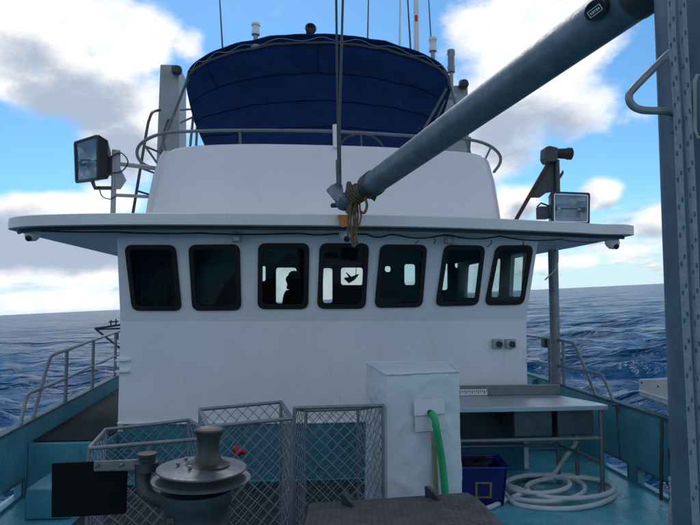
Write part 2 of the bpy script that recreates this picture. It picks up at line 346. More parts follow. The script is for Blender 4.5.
# ------------------------------------------------------------------ sea
SEA0 = -0.95
def build_sea():
    rng = np.random.default_rng(4)
    r = [2.5]
    while r[-1] < 40000: r.append(r[-1]*(1.011 if r[-1] < 400 else 1.03 if r[-1] < 3000 else 1.12))
    r = np.array(r)
    th = np.concatenate([np.linspace(R(-60), R(60), 560, endpoint=False), np.linspace(R(60), R(300), 130, endpoint=False)])
    RR, TT = np.meshgrid(r, th, indexing='ij')
    X = RR*np.sin(TT); Y = RR*np.cos(TT); Z = np.zeros_like(X); DX = np.zeros_like(X); DY = np.zeros_like(X)
    sp = RR*0.013
    wind = R(200)
    for lam in np.geomspace(0.45, 34, 88):
        lam *= rng.uniform(.9, 1.1)
        a = wind+rng.normal(0, .55); kx, ky = math.sin(a)*2*math.pi/lam, math.cos(a)*2*math.pi/lam
        amp = 0.0095*lam**0.78*rng.uniform(.6, 1.3)*(1.8 if lam < 2.2 else 1.25 if lam < 4 else .85)*(1 if lam < 4 else .6 if lam < 9 else .28 if lam < 15 else .18)
        fade = np.clip((lam/sp-2.5)/3, 0, 1)
        ph = kx*X+ky*Y+rng.uniform(0, 6.28)
        Z += fade*amp*(np.cos(ph)+.16*np.cos(2*ph)); DX -= fade*amp*.75*math.sin(a)*np.sin(ph); DY -= fade*amp*.75*math.cos(a)*np.sin(ph)
    X = X+DX; Y = Y+DY
    n, m = X.shape
    me = bpy.data.meshes.new('sea')
    co = np.stack([X, Y, Z], -1).reshape(-1, 3)
    co = np.vstack([co, [[0, 0, 0]]])
    i = np.arange(n-1)[:, None]; k = np.arange(m)[None, :]; k2 = (k+1) % m
    q = np.stack([i*m+k, i*m+k2, (i+1)*m+k2, (i+1)*m+k], -1).reshape(-1, 4)
    tri = np.stack([np.full(m, n*m), np.arange(m), (np.arange(m)+1) % m], -1)[:, ::-1]
    loops = np.concatenate([q.ravel()[::-1], tri.ravel()])
    starts = np.concatenate([np.arange(len(q))*4, len(q)*4+np.arange(m)*3])
    me.vertices.add(len(co)); me.vertices.foreach_set('co', co.ravel().astype(np.float32))
    me.loops.add(len(loops)); me.loops.foreach_set('vertex_index', loops.astype(np.int32))
    me.polygons.add(len(starts)); me.polygons.foreach_set('loop_start', starts.astype(np.int32))
    me.polygons.foreach_set('use_smooth', np.ones(len(starts), dtype=bool))
    me.update(); me.validate()
    mt = bpy.data.materials.new('sea_water'); mt.use_nodes = True; nt = mt.node_tree; N = nt.nodes; L = nt.links
    b = N['Principled BSDF']; b.inputs['IOR'].default_value = 1.333; b.inputs['Roughness'].default_value = .2; b.inputs['Specular IOR Level'].default_value = .23
    tc = N.new('ShaderNodeTexCoord'); prev = None
    for s, dist, st in ((.05, 6.5, (1, 1.9, 1)), (.16, 2.0, (1, 1.9, 1)), (.5, .70, (1, 1.8, 1)), (1.5, .24, (1, 1.7, 1)), (5.0, .03, (1, 1.3, 1))):
        mp = N.new('ShaderNodeMapping'); mp.inputs['Scale'].default_value = st; mp.inputs['Rotation'].default_value = (0, 0, R(-16)); L.new(tc.outputs['Object'], mp.inputs[0])
        nz = N.new('ShaderNodeTexNoise'); nz.inputs['Scale'].default_value = s; nz.inputs['Detail'].default_value = 5; nz.inputs['Distortion'].default_value = .4; L.new(mp.outputs[0], nz.inputs['Vector'])
        bp = N.new('ShaderNodeBump'); bp.inputs['Distance'].default_value = dist; bp.inputs['Strength'].default_value = 1; L.new(nz.outputs['Fac'], bp.inputs['Height'])
        if prev: L.new(prev, bp.inputs['Normal'])
        prev = bp.outputs[0]
    L.new(prev, b.inputs['Normal'])
    mp = N.new('ShaderNodeTexNoise'); mp.inputs['Scale'].default_value = .12; mp.inputs['Detail'].default_value = 4; L.new(tc.outputs['Object'], mp.inputs['Vector'])
    mx = N.new('ShaderNodeMix'); mx.data_type = 'RGBA'; L.new(mp.outputs['Fac'], mx.inputs[0]); mx.inputs[6].default_value = (.002, .046, .135, 1); mx.inputs[7].default_value = (.004, .085, .20, 1)
    L.new(mx.outputs[2], b.inputs['Base Color'])
    me.materials.append(mt)
    o = bpy.data.objects.new('sea', me); C.objects.link(o); o.location = (0, 0, SEA0); o.rotation_euler = (0, -HEEL, 0); o['kind'] = 'structure'
build_sea()

# ------------------------------------------------------------------ deck, hull and bulwarks
XL0, XL1 = -2.62, -2.90          # port bulwark inner face at Y 5.4 and Y 9.9
XR = 3.50
def xl(y): return XL0+(XL1-XL0)*max(0, (y-5.4))/4.5 if y > 5.4 else XL0
DK0, DK1 = -3.0, 12.0
m = MB(); m.add([(XL0, DK0, 0), (XR, DK0, 0), (XR, DK1, 0), (XL1, DK1, 0)], [(0, 1, 2, 3)]); m.prism([(XL0, DK0, -.06), (XR, DK0, -.06), (XR, DK1, -.06), (XL1, DK1, -.06)], (0, 0, .06)); m.f = m.f[1:]
struct('deck', m, 'teal_deck')
SD = .50                         # raised side deck on both sides of the wheelhouse
SDY = 6.12
# port side deck
m = MB(); m.prism([(xl(SDY), SDY, .004), (-1.93, SDY, .004), (-1.93, 11.5, .004), (xl(11.5)+.02, 11.5, .004)], (0, 0, SD-.014)); sdp = struct('side_deck', m, 'teal_paint', bevel=.01)
m = MB(); m.prism([(xl(SDY)+.03, SDY+.05, SD-.01), (-1.95, SDY+.05, SD-.01), (-1.95, 11.5, SD-.01), (xl(11.5)+.02, 11.5, SD-.01)], (0, 0, .016)); struct('tread_plate', m, 'grey_deck', sdp)
m = MB(); m.span(2.42, XR-.005, 7.3, 11.5, .004, SD-.01); struct('side_deck', m, 'teal_paint', bevel=.01)
m = MB(); m.span(-2.36, -1.98, 5.40, SDY-.004, .004, .27); one('deck_step', m, 'teal_paint', 'teal painted box step against the port bulwark below the side deck', 'step', bevel=.015)

def bulwark(name, label, side, ports, top, stays):
    T = .07*side
    t = thing(name, label, 'bulwark', ((XR if side > 0 else XL0), 4.5, 0))
    xs = (lambda y: XR) if side > 0 else xl
    ys = [DK0, 0, 2, 4, 5.4, 6.5, 8, 10, DK1]
    cuts = sorted(set(ys+[c for p in ports for c in p]))
    PH0, PH1 = .03, .17
    def strip(mb, y0, y1, z0, z1):
        mb.hexa([Vector(p) for p in ((xs(y0), y0, z0), (xs(y0)+T, y0, z0), (xs(y1)+T, y1, z0), (xs(y1), y1, z0), (xs(y0), y0, z1), (xs(y0)+T, y0, z1), (xs(y1)+T, y1, z1), (xs(y1), y1, z1))])
    mb = MB()
    for a, b in zip(cuts, cuts[1:]): strip(mb, a, b, PH1, top-.02)
    for a, b in zip(cuts, cuts[1:]):
        if not any(p[0] <= a and b <= p[1] for p in ports): strip(mb, a, b, PH0, PH1)
    for a, b in zip(ys, ys[1:]): strip(mb, a, b, -1.9, PH0)
    mb.build('plating', 'teal_paint', t, smooth=False)
    mb = MB()
    for a, b in zip(ys, ys[1:]):
        mb.hexa([Vector(p) for p in ((xs(a)-.012*side, a, top-.02), (xs(a)+T+.03*side, a, top-.02), (xs(b)+T+.03*side, b, top-.02), (xs(b)-.012*side, b, top-.02), (xs(a)-.012*side, a, top+.008), (xs(a)+T+.015*side, a, top+.008), (xs(b)+T+.015*side, b, top+.008), (xs(b)-.012*side, b, top+.008))])
    mb.build('cap_rail', 'teal_worn', t, smooth=False)
    for y in stays:
        mb = MB(); x = xs(y); mb.prism([(x-.003*side, y-.006, top-.03), (x-.07*side, y-.006, top-.03), (x-.13*side, y-.006, .01), (x-.003*side, y-.006, .01)], (0, .014, 0)); mb.build('stay', 'teal_paint', t, smooth=False)
    for p in ports:
        y0, y1 = p; mb = MB(); x = xs((y0+y1)/2)-.008*side
        for (ya, yb, za, zb) in ((y0-.02, y1+.02, PH1, PH1+.018), (y0-.02, y0, PH0, PH1), (y1, y1+.02, PH0, PH1)): mb.span(min(x, x+.006*side), max(x, x+.006*side), ya, yb, za, zb)
        mb.build('port_rim', 'worn_steel', t, smooth=False)
    return t
bR = bulwark('starboard_bulwark', 'teal painted steel bulwark with freeing ports beyond the steel table', 1, [(5.35, 5.86), (6.05, 6.6), (3.2, 3.75), (1.2, 1.75)], .78, (5.05, 3.0, 1.0, 8.4))
bL = bulwark('port_bulwark', 'teal bulwark rising beside the side deck under the bent railing', -1, [(5.45, 6.0), (2.4, 2.95)], .70, (3.4, 1.6))
m = MB(); m.span(XL0-.07, XR+.07, DK0-.08, DK0, -1.9, .75); one('end_bulwark', m, 'teal_paint', 'teal bulwark closing the deck behind the viewer', 'bulwark', bevel=.01)
m = MB(); m.span(XL1-.1, XR+.07, DK1, DK1+.08, -1.9, .75); one('end_bulwark', m, 'teal_paint', 'teal bulwark closing the hull beyond the wheelhouse', 'bulwark', bevel=.01)
# unseen bulkhead and slab added behind the viewer to shade the low foreground
fo = thing('shade_bulkhead', 'unseen white bulkhead added behind the viewer to shade the low deck', 'bulkhead', (.4, -1.6, 0))
part('bulkhead', lambda m: m.span(XL0+.004, XR-.004, -1.75, -1.65, .004, 2.15), 'white_paint', fo, bevel=.01)
part('shade_slab', lambda m: m.span(XL0-.1, XR+.1, -3.1, -1.45, 2.152, 2.24), 'teal_paint', fo, bevel=.02)
part('door', lambda m: m.span(-.2, .5, -1.648, -1.61, .2, 1.85), 'teal_paint', fo, bevel=.02)
# thin steel pipe and hook down the starboard bulwark
def wobble(p, q, n=14, a=.02, ax=(0, 1, 0)):
    p, q = Vector(p), Vector(q); return [p.lerp(q, i/n)+Vector(ax)*a*math.sin(i*1.7)*(0 if i in (0, n) else 1) for i in range(n+1)]
m = MB(); m.tube(wobble(Px(616, 405, XR-.05), Px(620, 460, XR-.03), a=.006), .007, 6); m.tube([Px(613, 405, XR-.05), Px(618, 405, XR-.05), Px(618, 413, XR-.055)], .016, 6); one('hanging_line', m, 'wire_steel', 'thin dark cord hanging down the starboard bulwark from its cap', 'cord')
m = MB(); m.tube(wobble(Px(662, 418, XR-.06), Px(661, 500, XR-.08), a=.004), .016, 8); m.box(Px(672, 455, XR-.06), (.03, .07, .10)); one('bulwark_pipe', m, 'dark_metal', 'dark vertical pipe on the starboard bulwark beside the mast', 'pipe')

# ------------------------------------------------------------------ wheelhouse
ZK, ZS, ZF = 1.68, 2.60, 0.60     # knuckle, soffit, wheelhouse floor
YL, YM, YR = 6.50, 6.36, 6.50; LEAN = .24; YB = 9.4
kl, ks, kr = Py(120.5, 322, YL), Py(317, 322, YM), Py(526, 320, YR)
for p in (kl, ks, kr): p.z = ZK
tl, ts, tr = Py(116.5, 240, YL-LEAN), Py(314, 240, YM-LEAN), Py(538.5, 243, YR-LEAN)
for p in (tl, ts, tr): p.z = ZS
wh = thing('wheelhouse', 'white wheelhouse with seven black framed windows under a wide flat roof', 'wheelhouse', (.25, 7.9, 0))
holes = {0: [], 1: []}
WIN = [((124.7, 244.6), (176, 244.6), (182.3, 310.4), (132.6, 310.4)), ((188.5, 244.6), (240, 244), (241.6, 309.9), (192.6, 310.4)), ((258.2, 243), (309.5, 243), (308.3, 308.7), (257.7, 308.7)),
       ((319.6, 243), (369, 243), (365.3, 308.4), (316.9, 308.4)), ((380, 244.2), (427, 244.6), (422, 306.8), (374, 307.5)), ((444, 244.6), (485, 245.4), (477.7, 305), (434.8, 306)), ((495.5, 245.4), (533, 245), (523, 304.4), (483.9, 305))]
PN = []
for a, b, c in ((kl, ks, ts), (ks, kr, ts)):
    n = (b-a).cross(c-a).normalized(); n = n if n.y < 0 else -n; PN.append((a.copy(), n))
for i, w in enumerate(WIN):
    h = 0 if i < 3 else 1; p0, n = PN[h]
    q = [onplane(*c, p0, n) for c in w]
    outer = rounded(q, .085, 6); hole = rounded(inset(q, .015), .075, 6); inner = rounded(inset(q, .052), .055, 6)
    holes[h].append(hole)
    wi = bpy.data.objects.new('window', None); C.objects.link(wi); wi.parent = wh; wi.location = sum(q, Vector())/4-wh.location
    part('gasket', lambda m: m.ring([p+n*.004 for p in outer], [p+n*.004 for p in inner], n*.022), 'black_rubber', wi, bevel=.006)
    pin = rounded(inset(q, .045), .06, 6)
    part('pane', lambda m: m.prism([p-n*.004 for p in pin], n*.006), 'tinted_glass', wi, smooth=False)
TH = .05
def wall(outer, hs, n): return lambda m: m.plate(outer, hs, -Vector(n)*TH)
part('front_wall', wall([kl, ks, ts, tl], holes[0], PN[0][1]), 'white_paint', wh, smooth=False)
part('front_wall', wall([ks, kr, tr, ts], holes[1], PN[1][1]), 'white_paint', wh, smooth=False)
# lower front: white down to the base line, teal below, darkened in colour for the shade there
bl, bs, br = [Vector((p.x, p.y, ZF)) for p in (kl, ks, kr)]
part('front_panel', lambda m: m.prism([kl, ks, bs, bl], (0, TH, 0)), 'white_paint', wh, smooth=False)
part('front_panel', lambda m: m.prism([ks, kr, br, bs], (0, TH, 0)), 'white_paint', wh, smooth=False)
part('lower_front', lambda m: m.prism([bl+Vector((0, .012, 0)), bs+Vector((0, .012, 0)), br+Vector((0, .012, 0)), Vector((br.x, br.y+.012, .003)), Vector((bs.x, bs.y+.012, .003)), Vector((bl.x, bl.y+.012, .003))], (0, TH, 0)) if False else (m.prism([bl+Vector((0, .012, 0)), bs+Vector((0, .012, 0)), Vector((bs.x, bs.y+.012, .003)), Vector((bl.x, bl.y+.012, .003))], (0, TH, 0)), m.prism([bs+Vector((0, .012, 0)), br+Vector((0, .012, 0)), Vector((br.x, br.y+.012, .003)), Vector((bs.x, bs.y+.012, .003))], (0, TH, 0))), 'teal_shaded', wh, smooth=False)
# side walls (thin, follow the flare) and rear wall with openings
def rect_on_y(px0, py0, px1, py1, Y): return [Py(px0, py0, Y), Py(px1, py0, Y), Py(px1, py1, Y), Py(px0, py1, Y)]
def rect_xz(x0, x1, z0, z1, Y): return [Vector((x0, Y, z1)), Vector((x1, Y, z1)), Vector((x1, Y, z0)), Vector((x0, Y, z0))]
sl = lambda y, z: Vector((kl.x+(tl.x-kl.x)*max(0, (z-ZK))/(ZS-ZK), y, z)); sr = lambda y, z: Vector((kr.x+(tr.x-kr.x)*max(0, (z-ZK))/(ZS-ZK), y, z))
yk, yt = YL+.004, YL-LEAN+.004
part('side_wall', lambda m: (m.prism([sl(yk, ZK), sl(YB, ZK), sl(YB, ZS), sl(yt, ZS)], (.05, 0, 0)), m.prism([sl(yk, .51), sl(YB, .51), sl(YB, ZK), sl(yk, ZK)], (.05, 0, 0))), 'white_paint', wh, smooth=False)
def slant(y0, y1, z0, z1): return [sr(y0, z1), sr(y1, z1), sr(y1, z0), sr(y0, z0)]
sideholes = [rounded(slant(6.56, 6.95, 1.95, 2.46), .05), rounded(slant(7.33, 7.74, 1.95, 2.46), .06), rounded(slant(8.2, 8.9, 1.95, 2.46), .06)]
part('side_wall', lambda m: (m.plate([sr(yk, ZK), sr(YB, ZK), sr(YB, ZS), sr(yt, ZS)], sideholes, Vector((-.05, 0, 0))), m.prism([sr(yk, .01), sr(YB, .01), sr(YB, ZK), sr(yk, ZK)], (-.05, 0, 0))), 'white_paint', wh, smooth=False)
backs = [(261.5, 266, 265.5, 281), (276, 267.5, 296.5, 303.5), (323, 268, 332.5, 303), (341, 267.5, 363, 285), (385, 266, 391, 272), (404.5, 264, 415.5, 285), (441, 262, 448, 290), (455, 261, 461, 268)]
bh = [rounded(rect_on_y(*b, YB), .05) for b in backs]
part('rear_wall', lambda m: m.plate([Vector((tl.x, YB, .51)), Vector((tr.x, YB, .51)), Vector((tr.x, YB, ZS)), Vector((tl.x, YB, ZS))], bh, (0, .05, 0)), 'interior_mid', wh, smooth=False)
for h in bh:
    wi = bpy.data.objects.new('rear_window', None); C.objects.link(wi); wi.parent = wh; wi.location = h[0]-wh.location
    part('pane', lambda m: m.prism([p+Vector((0, .02, 0)) for p in h], (0, .006, 0)), 'clear_glass', wi, smooth=False)
for h in sideholes:
    wi = bpy.data.objects.new('side_window', None); C.objects.link(wi); wi.parent = wh; wi.location = h[0]-wh.location
    part('pane', lambda m: m.prism([p-Vector((.03, 0, 0)) for p in h], (.006, 0, 0)), 'clear_glass', wi, smooth=False)
part('floor_plate', lambda m: m.span(kl.x+.06, kr.x-.06, YL+.06, YB-.01, ZF-.06, ZF), 'interior_dark', wh)
part('lining', lambda m: (m.span(tl.x+.07, tr.x-.07, YL+.02, YB-.01, ZS-.045, ZS-.015)), 'interior_dark', wh)
part('lining', lambda m: (m.span(kl.x+.06, kl.x+.08, YL+.1, YB-.02, ZF, ZS-.05)), 'interior_dark', wh)
# roof: flat slab with rounded front, fascia and dark soffit
fr = [Pz(8, 226, 2.67), Pz(14, 221, 2.70), Pz(40, 215, 2.74), Pz(120, 213.5, 2.74), Pz(230, 213.8, 2.74), Pz(350, 214.8, 2.74), Pz(430, 216.4, 2.74), Pz(500, 219, 2.74), Pz(570, 222.5, 2.74), Pz(605, 224.5, 2.74), Pz(626, 226.5, 2.72), Pz(634, 232, 2.67)]
for p in fr: p.z = 0
front = smooth_path(fr, 5)
outline = [Vector((front[0].x+.02, 9.6, 0)), Vector((front[0].x-.01, 7.0, 0))]+front+[Vector((front[-1].x+.01, 7.2, 0)), Vector((front[-1].x-.05, 9.6, 0))]
def roof_ring(z, d): return [p+Vector((0, 0, z)) for p in inset(outline, d)] if d else [p+Vector((0, 0, z)) for p in outline]
def loft(m, rings, caps=True):
    n = len(rings[0]); vs = [p for r in rings for p in r]
    fs = [(i*n+k, i*n+(k+1) % n, (i+1)*n+(k+1) % n, (i+1)*n+k) for i in range(len(rings)-1) for k in range(n)]
    if caps: fs += [tuple(range(n))[::-1], tuple((len(rings)-1)*n+k for k in range(n))]
    m.add(vs, fs)
def shrink(z, d):
    c = Vector((.15, 8, 0)); out = []
    for p in outline:
        q = p-c; out.append(Vector((c.x+q.x*(1-d/3), c.y+q.y*(1-d/2), z)))
    return out
rf = part('roof', lambda m: loft(m, [shrink(2.632, .006), shrink(2.636, 0), shrink(2.738, 0), shrink(2.745, .008)]), 'roof_white', wh, angle=40)
part('soffit', lambda m: loft(m, [shrink(2.603, .12), shrink(2.631, .12)]), 'roof_white', rf, smooth=False)
part('dark_strip', lambda m: m.tube([p*1.0 for p in shrink(2.612, .075)[2:-2]], .02, 6), 'dark_metal', rf)  # dark tube run just under the fascia
# rust run on the fascia below the boom head
rs = Py(345, 222, front[27].y) if False else None
part('rust_patch', lambda m: m.prism(rounded([Pz(337, 214.5, 2.74)+Vector((0, -.012, -.004)), Pz(351, 214.5, 2.74)+Vector((0, -.012, -.004)), Py(350, 226, 5.585), Py(341, 227.5, 5.585)], .02), (0, .02, 0)), 'rust_stain', rf)
# eave fittings
for px, py in ((237, 239), (449, 239.5)):
    c = Py(px, py, 6.04); c.z = 2.545
    el = part('eave_light', lambda m: m.box(c, (.10, .08, .085)), 'grey_paint', wh, bevel=.01)
    part('lens', lambda m: m.box(c+Vector((0, -.045, -.01)), (.07, .01, .05)), 'lamp_glass', el, bevel=.004)
# double power socket on the front panel
for px in (496.5, 509.5):
    c = Py(px, 343.5, 0); c = onplane(px, 343.5, ks, (kr-ks).cross(Vector((0, 0, 1))).normalized())+Vector((0, -.025, 0))
    so = part('socket_box', lambda m: m.box(c, (.115, .055, .105)), 'grey_paint', wh, bevel=.008)
    part('socket_cap', lambda m: m.lathe(c+Vector((.012, -.028, -.004)), (0, -1, 0), [(.034, 0), (.034, .02), (.026, .026), (.004, .026)], 18), 'black_plastic', so)
# step rungs on the two corners
for py in (360, 371):
    c = onplane(126, py, kl, Vector((0, -1, 0))); part('rung', lambda m: m.box(c+Vector((-.03, -.03, 0)), (.14, .06, .022)), 'white_paint', wh, bevel=.006)
for py in (349, 359):
    c = onplane(530, py, kr, Vector((0, -1, 0))); part('rung', lambda m: m.box(c+Vector((.03, -.03, 0)), (.14, .06, .022)), 'white_paint', wh, bevel=.006)
# base beading between white and teal
part('base_bead', lambda m: m.tube([bl+Vector((0, -.012, 0)), bs+Vector((0, -.012, 0)), br+Vector((0, -.012, 0))], .014, 8), 'white_paint', wh)


# inside the wheelhouse
m = MB(); cl_pts = [Vector((-1.83+.66*i/40, 6.74+.03*math.sin(i*1.15), 0)) for i in range(41)]
m.grid([[p+Vector((0, 0, z)) for p in cl_pts] for z in (1.5, 2.0, 2.54)]); one('curtain', m, 'curtain_cloth', 'dark folded curtain drawn behind the leftmost wheelhouse window', 'curtain', solid=.006)
m = MB(); m.span(-1.12, -.52, 6.85, 7.35, .6, 2.3); one('locker', m, 'interior_mid', 'dark tall locker standing behind the second wheelhouse window from the left', 'locker', bevel=.02)
cs = thing('helm_console', 'dark helm console running below the wheelhouse windows', 'console', (.6, 6.9, ZF))
part('desk', lambda m: m.span(-.4, 2.15, 6.62, 7.15, ZF, 1.66), 'interior_dark', cs, bevel=.02)
for x, w in ((1.05, .34), (1.62, .26)): 
    mo = part('monitor', lambda m: m.span(x-w/2, x+w/2, 6.98, 7.04, 1.68, 1.95), 'black_plastic', cs, bevel=.01)
    part('stand', lambda m: m.span(x-.05, x+.05, 6.97, 7.05, 1.655, 1.69), 'black_plastic', mo)
def helm_chair(x, y, label):
    t = thing('helm_chair', label, 'chair', (x, y, ZF), 'helm chairs')
    part('seat', lambda m: m.span(x-.25, x+.25, y-.25, y+.25, 1.15, 1.27), 'interior_dark', t, bevel=.04)
    part('backrest', lambda m: m.span(x-.22, x+.22, y+.2, y+.32, 1.25, 2.02), 'interior_dark', t, bevel=.05)
    part('pedestal', lambda m: m.lathe((x, y, ZF), (0, 0, 1), [(.22, 0), (.2, .03), (.06, .06), (.06, .55)], 16), 'dark_metal', t)
helm_chair(1.12, 8.3, 'dark helm chair behind the fifth wheelhouse window from the left')
helm_chair(1.95, 7.7, 'dark helm chair behind the second wheelhouse window from the right')
m = MB(); m.span(-.45, .75, 7.4, 7.9, 2.36, 2.55); m.span(.95, 2.1, 7.3, 7.7, 2.4, 2.55); one('overhead_rack', m, 'interior_mid', 'dark overhead radio rack seen at the top of the middle windows', 'rack', bevel=.01)
c = Py(352, 277, 9.1); m = MB(); m.tube([c+Vector((-.12, 0, -.02)), c+Vector((-.05, 0, -.05)), c+Vector((.02, 0, -.02)), c+Vector((.10, 0, .04))], [.012, .05, .035, .01], 8); m.tube([c+Vector((0, 0, -.04)), c+Vector((-.09, 0, .07))], [.03, .006], 6); m.tube([c+Vector((.06, 0, .02)), c+Vector((.08, 0, .35))], .006, 6)
one('handset', m, 'black_plastic', 'small dark handset hanging before the bright rear window of the wheelhouse', 'handset')
def person():
    base = Py(292, 303, 8.55); bx, by = base.x, base.y
    t = thing('person', 'person in dark clothes standing in profile inside the wheelhouse, seen through window', 'person', (bx, by, ZF))
    J = [(0, 0, .95), (0.0, 0, 1.12), (.0, 0, 1.32), (.015, 0, 1.45), (.02, 0, 1.53), (.01, 0, 1.62), (.015, 0, 1.69)]
    rad = [(.17, .17), (.17, .17), (.19, .19), (.13, .14), (.085, .085), (.115, .10), (.09, .085)]
    V = list(J); RD = list(rad); E = [(i, i+1) for i in range(6)]
    def chain(root, pts, rr):
        p = root
        for q, r_ in zip(pts, rr): V.append(q); RD.append((r_, r_)); E.append((p, len(V)-1)); p = len(V)-1
        return p
    for s in (-1, 1):
        chain(0, [(0, .10*s, .86), (-.01, .10*s, .48), (.02, .10*s, .09), (-.12, .11*s, .045)], [.09, .065, .045, .04])
        e = chain(2, [(.01, .19*s, 1.42), (.02, .23*s, 1.14), (-.14, .20*s, 1.0), (-.20, .19*s, 1.0)], [.06, .045, .034, .03])
        for k in range(4): chain(e, [(-.26, .19*s+(k-1.5)*.018, 1.0-.002*k), (-.29+.004*k, .19*s+(k-1.5)*.02, .975)], [.009, .008])
        chain(e, [(-.22, .15*s, 1.015), (-.25, .135*s, 1.01)], [.011, .009])
    chain(5, [(-.095, 0, 1.61)], [.016])
    me = bpy.data.meshes.new('body'); me.from_pydata([Vector(p) for p in V], E, []); me.materials.append(MATS['cloth_dark'])
    o = bpy.data.objects.new('body', me); C.objects.link(o); o.parent = t
    o.modifiers.new('skin', 'SKIN'); 
    for sv, r_ in zip(me.skin_vertices[0].data, RD): sv.radius = r_
    me.skin_vertices[0].data[0].use_root = True
    md = o.modifiers.new('sub', 'SUBSURF'); md.levels = md.render_levels = 2
    part('hair', lambda m: m.lathe(t.location+Vector((.025, 0, 1.63)), (.1, 0, 1), [(.084, -.01), (.088, .03), (.08, .07), (.05, .10), (.01, .112)], 16), 'hair_dark', t)
person()

# cables under the eave
def sag(p, q, d, n=8): p, q = Vector(p), Vector(q); return [p.lerp(q, i/n)+Vector((0, 0, -d*4*(i/n)*(1-i/n))) for i in range(n+1)]
m = MB(); pts = []
hang = [(40, 231, .005), (118, 232, .01), (200, 233, .015), (300, 233, .02), (338, 233, .03), (363, 232, .05), (392, 233, .05), (445, 234, .04), (500, 236, .03), (560, 239, .02), (603, 241, 0)]
for (a, b, d), (a2, b2, _) in zip(hang, hang[1:]): pts += sag(Py(a, b, 5.98), Py(a2, b2, 5.98), d)[:-1]
for p in pts: p.z = min(p.z, 2.592)
m.tube(pts, .009, 6)
one('eave_cable', m, 'black_plastic', 'black cable looping along under the wheelhouse roof edge', 'cable')
m = MB(); m.tube(smooth_path([Py(556, 240, 6.2), Py(558, 255, 6.2), Py(556, 268, 6.2), Py(545, 280, 6.2)]), .008, 6); one('loose_cable', m, 'grey_paint', 'loose cable end dangling below the roof beside the support post', 'cable')
for a, b, c2, d2, wh_ in ((420, 236, 415, 244, 'above the fifth window'), (433, 237, 434, 244, 'between the fifth and sixth windows'), (492, 240, 487, 247, 'between the sixth and seventh windows'), (523, 241, 520, 247, 'above the rightmost window')):
    m = MB(); m.tube([Py(a, b, 6.2), Py((a+c2)/2+2, (b+d2)/2, 6.2), Py(c2, d2, 6.2)], .005, 5); one('cable_tail', m, 'black_plastic', 'short black cable tail hanging under the roof '+wh_, 'cable', group='cable tails under the roof edge')

# CCTV cameras under the roof
def dome(px, py, Y, label, sx):
    c = Py(px, py, Y); t = thing('security_camera', label, 'camera', (c.x, c.y, c.z-.08), 'security cameras under the roof')
    part('mount', lambda m: m.lathe(c+Vector((0, 0, .02)), (0, 0, 1), [(.075, 0), (.08, .03), (.06, 2.604-c.z-.02)], 20), 'grey_paint', t)
    part('dome', lambda m: m.lathe(c+Vector((0, 0, .02)), (sx*.3, -.6, -1), [(.078, -.02), (.078, .01), (.068, .05), (.04, .078), (.004, .088)], 20), 'white_plastic', t)
    part('lens', lambda m: m.lathe(c+Vector((sx*.014, -.052, -.035)), (sx*.2, -1, -.5), [(.033, .008), (.033, .02), (.022, .027), (.003, .028)], 16), 'black_plastic', t)
dome(33, 235, 6.25, 'white dome camera under the left tip of the wheelhouse roof', -1)
dome(612, 243.5, 6.35, 'white dome camera under the right tip of the wheelhouse roof', 1)
dome(346.5, 235.5, 5.92, 'grey dome camera under the roof behind the hanging rope', 0)

# support post between roof and side deck
c = Py(556, 385, 7.75); m = MB(); m.tube([(c.x, c.y, SD), (c.x, c.y, 2.603)], .066, 16); m.lathe((c.x, c.y, SD), (0, 0, 1), [(.12, 0), (.12, .02), (.07, .025)], 16)
one('support_post', m, 'galvanised', 'round grey post holding up the right end of the roof', 'post')

# ------------------------------------------------------------------ flybridge
fbz0 = 2.746
A0 = [Pz(141, 213, 2.746), Pz(503, 218, 2.746)]
def fb_ring(z, ins, r=.35):
    xl_, xr_ = Py(141, 214, 6.75).x+ins*.9, Py(503, 218, 6.75).x-ins*.75; yf = 6.35+ins*.35
    pts = [Vector((xl_, 10.2, z)), Vector((xl_, 7.1+ins*.3, z)), Vector((xl_+.10, 6.75+ins*.3, z)), Vector((xl_+.35, 6.52+ins*.35, z)), Vector((-.6, yf+.03, z)), Vector((.2, yf, z)), Vector((1.0, yf+.03, z)), Vector((xr_-.30, 6.52+ins*.35, z)), Vector((xr_-.06, 6.75+ins*.3, z)), Vector((xr_, 7.1+ins*.3, z)), Vector((xr_, 10.2, z))]
    return smooth_path(pts, 5)
fb = thing('flybridge', 'white flybridge wall sloping up from the wheelhouse roof', 'flybridge', (.2, 8, fbz0))
ztop = Py(300, 146, 6.5).z
rings = [fb_ring(fbz0, 0), fb_ring(fbz0+.3, .045), fb_ring(fbz0+.6, .10), fb_ring(ztop-.14, .15), fb_ring(ztop-.06, .175), fb_ring(ztop-.015, .21), fb_ring(ztop, .26), fb_ring(ztop-.01, .31), fb_ring(ztop-.25, .33), fb_ring(fbz0+.002, .34)]
part('wall', lambda m: m.grid(rings), 'flybridge_white', fb, angle=60)
part('rear_wall', lambda m: m.prism([rings[0][0], rings[4][0], rings[4][-1], rings[0][-1]], (0, .05, 0)), 'flybridge_white', fb, smooth=False)
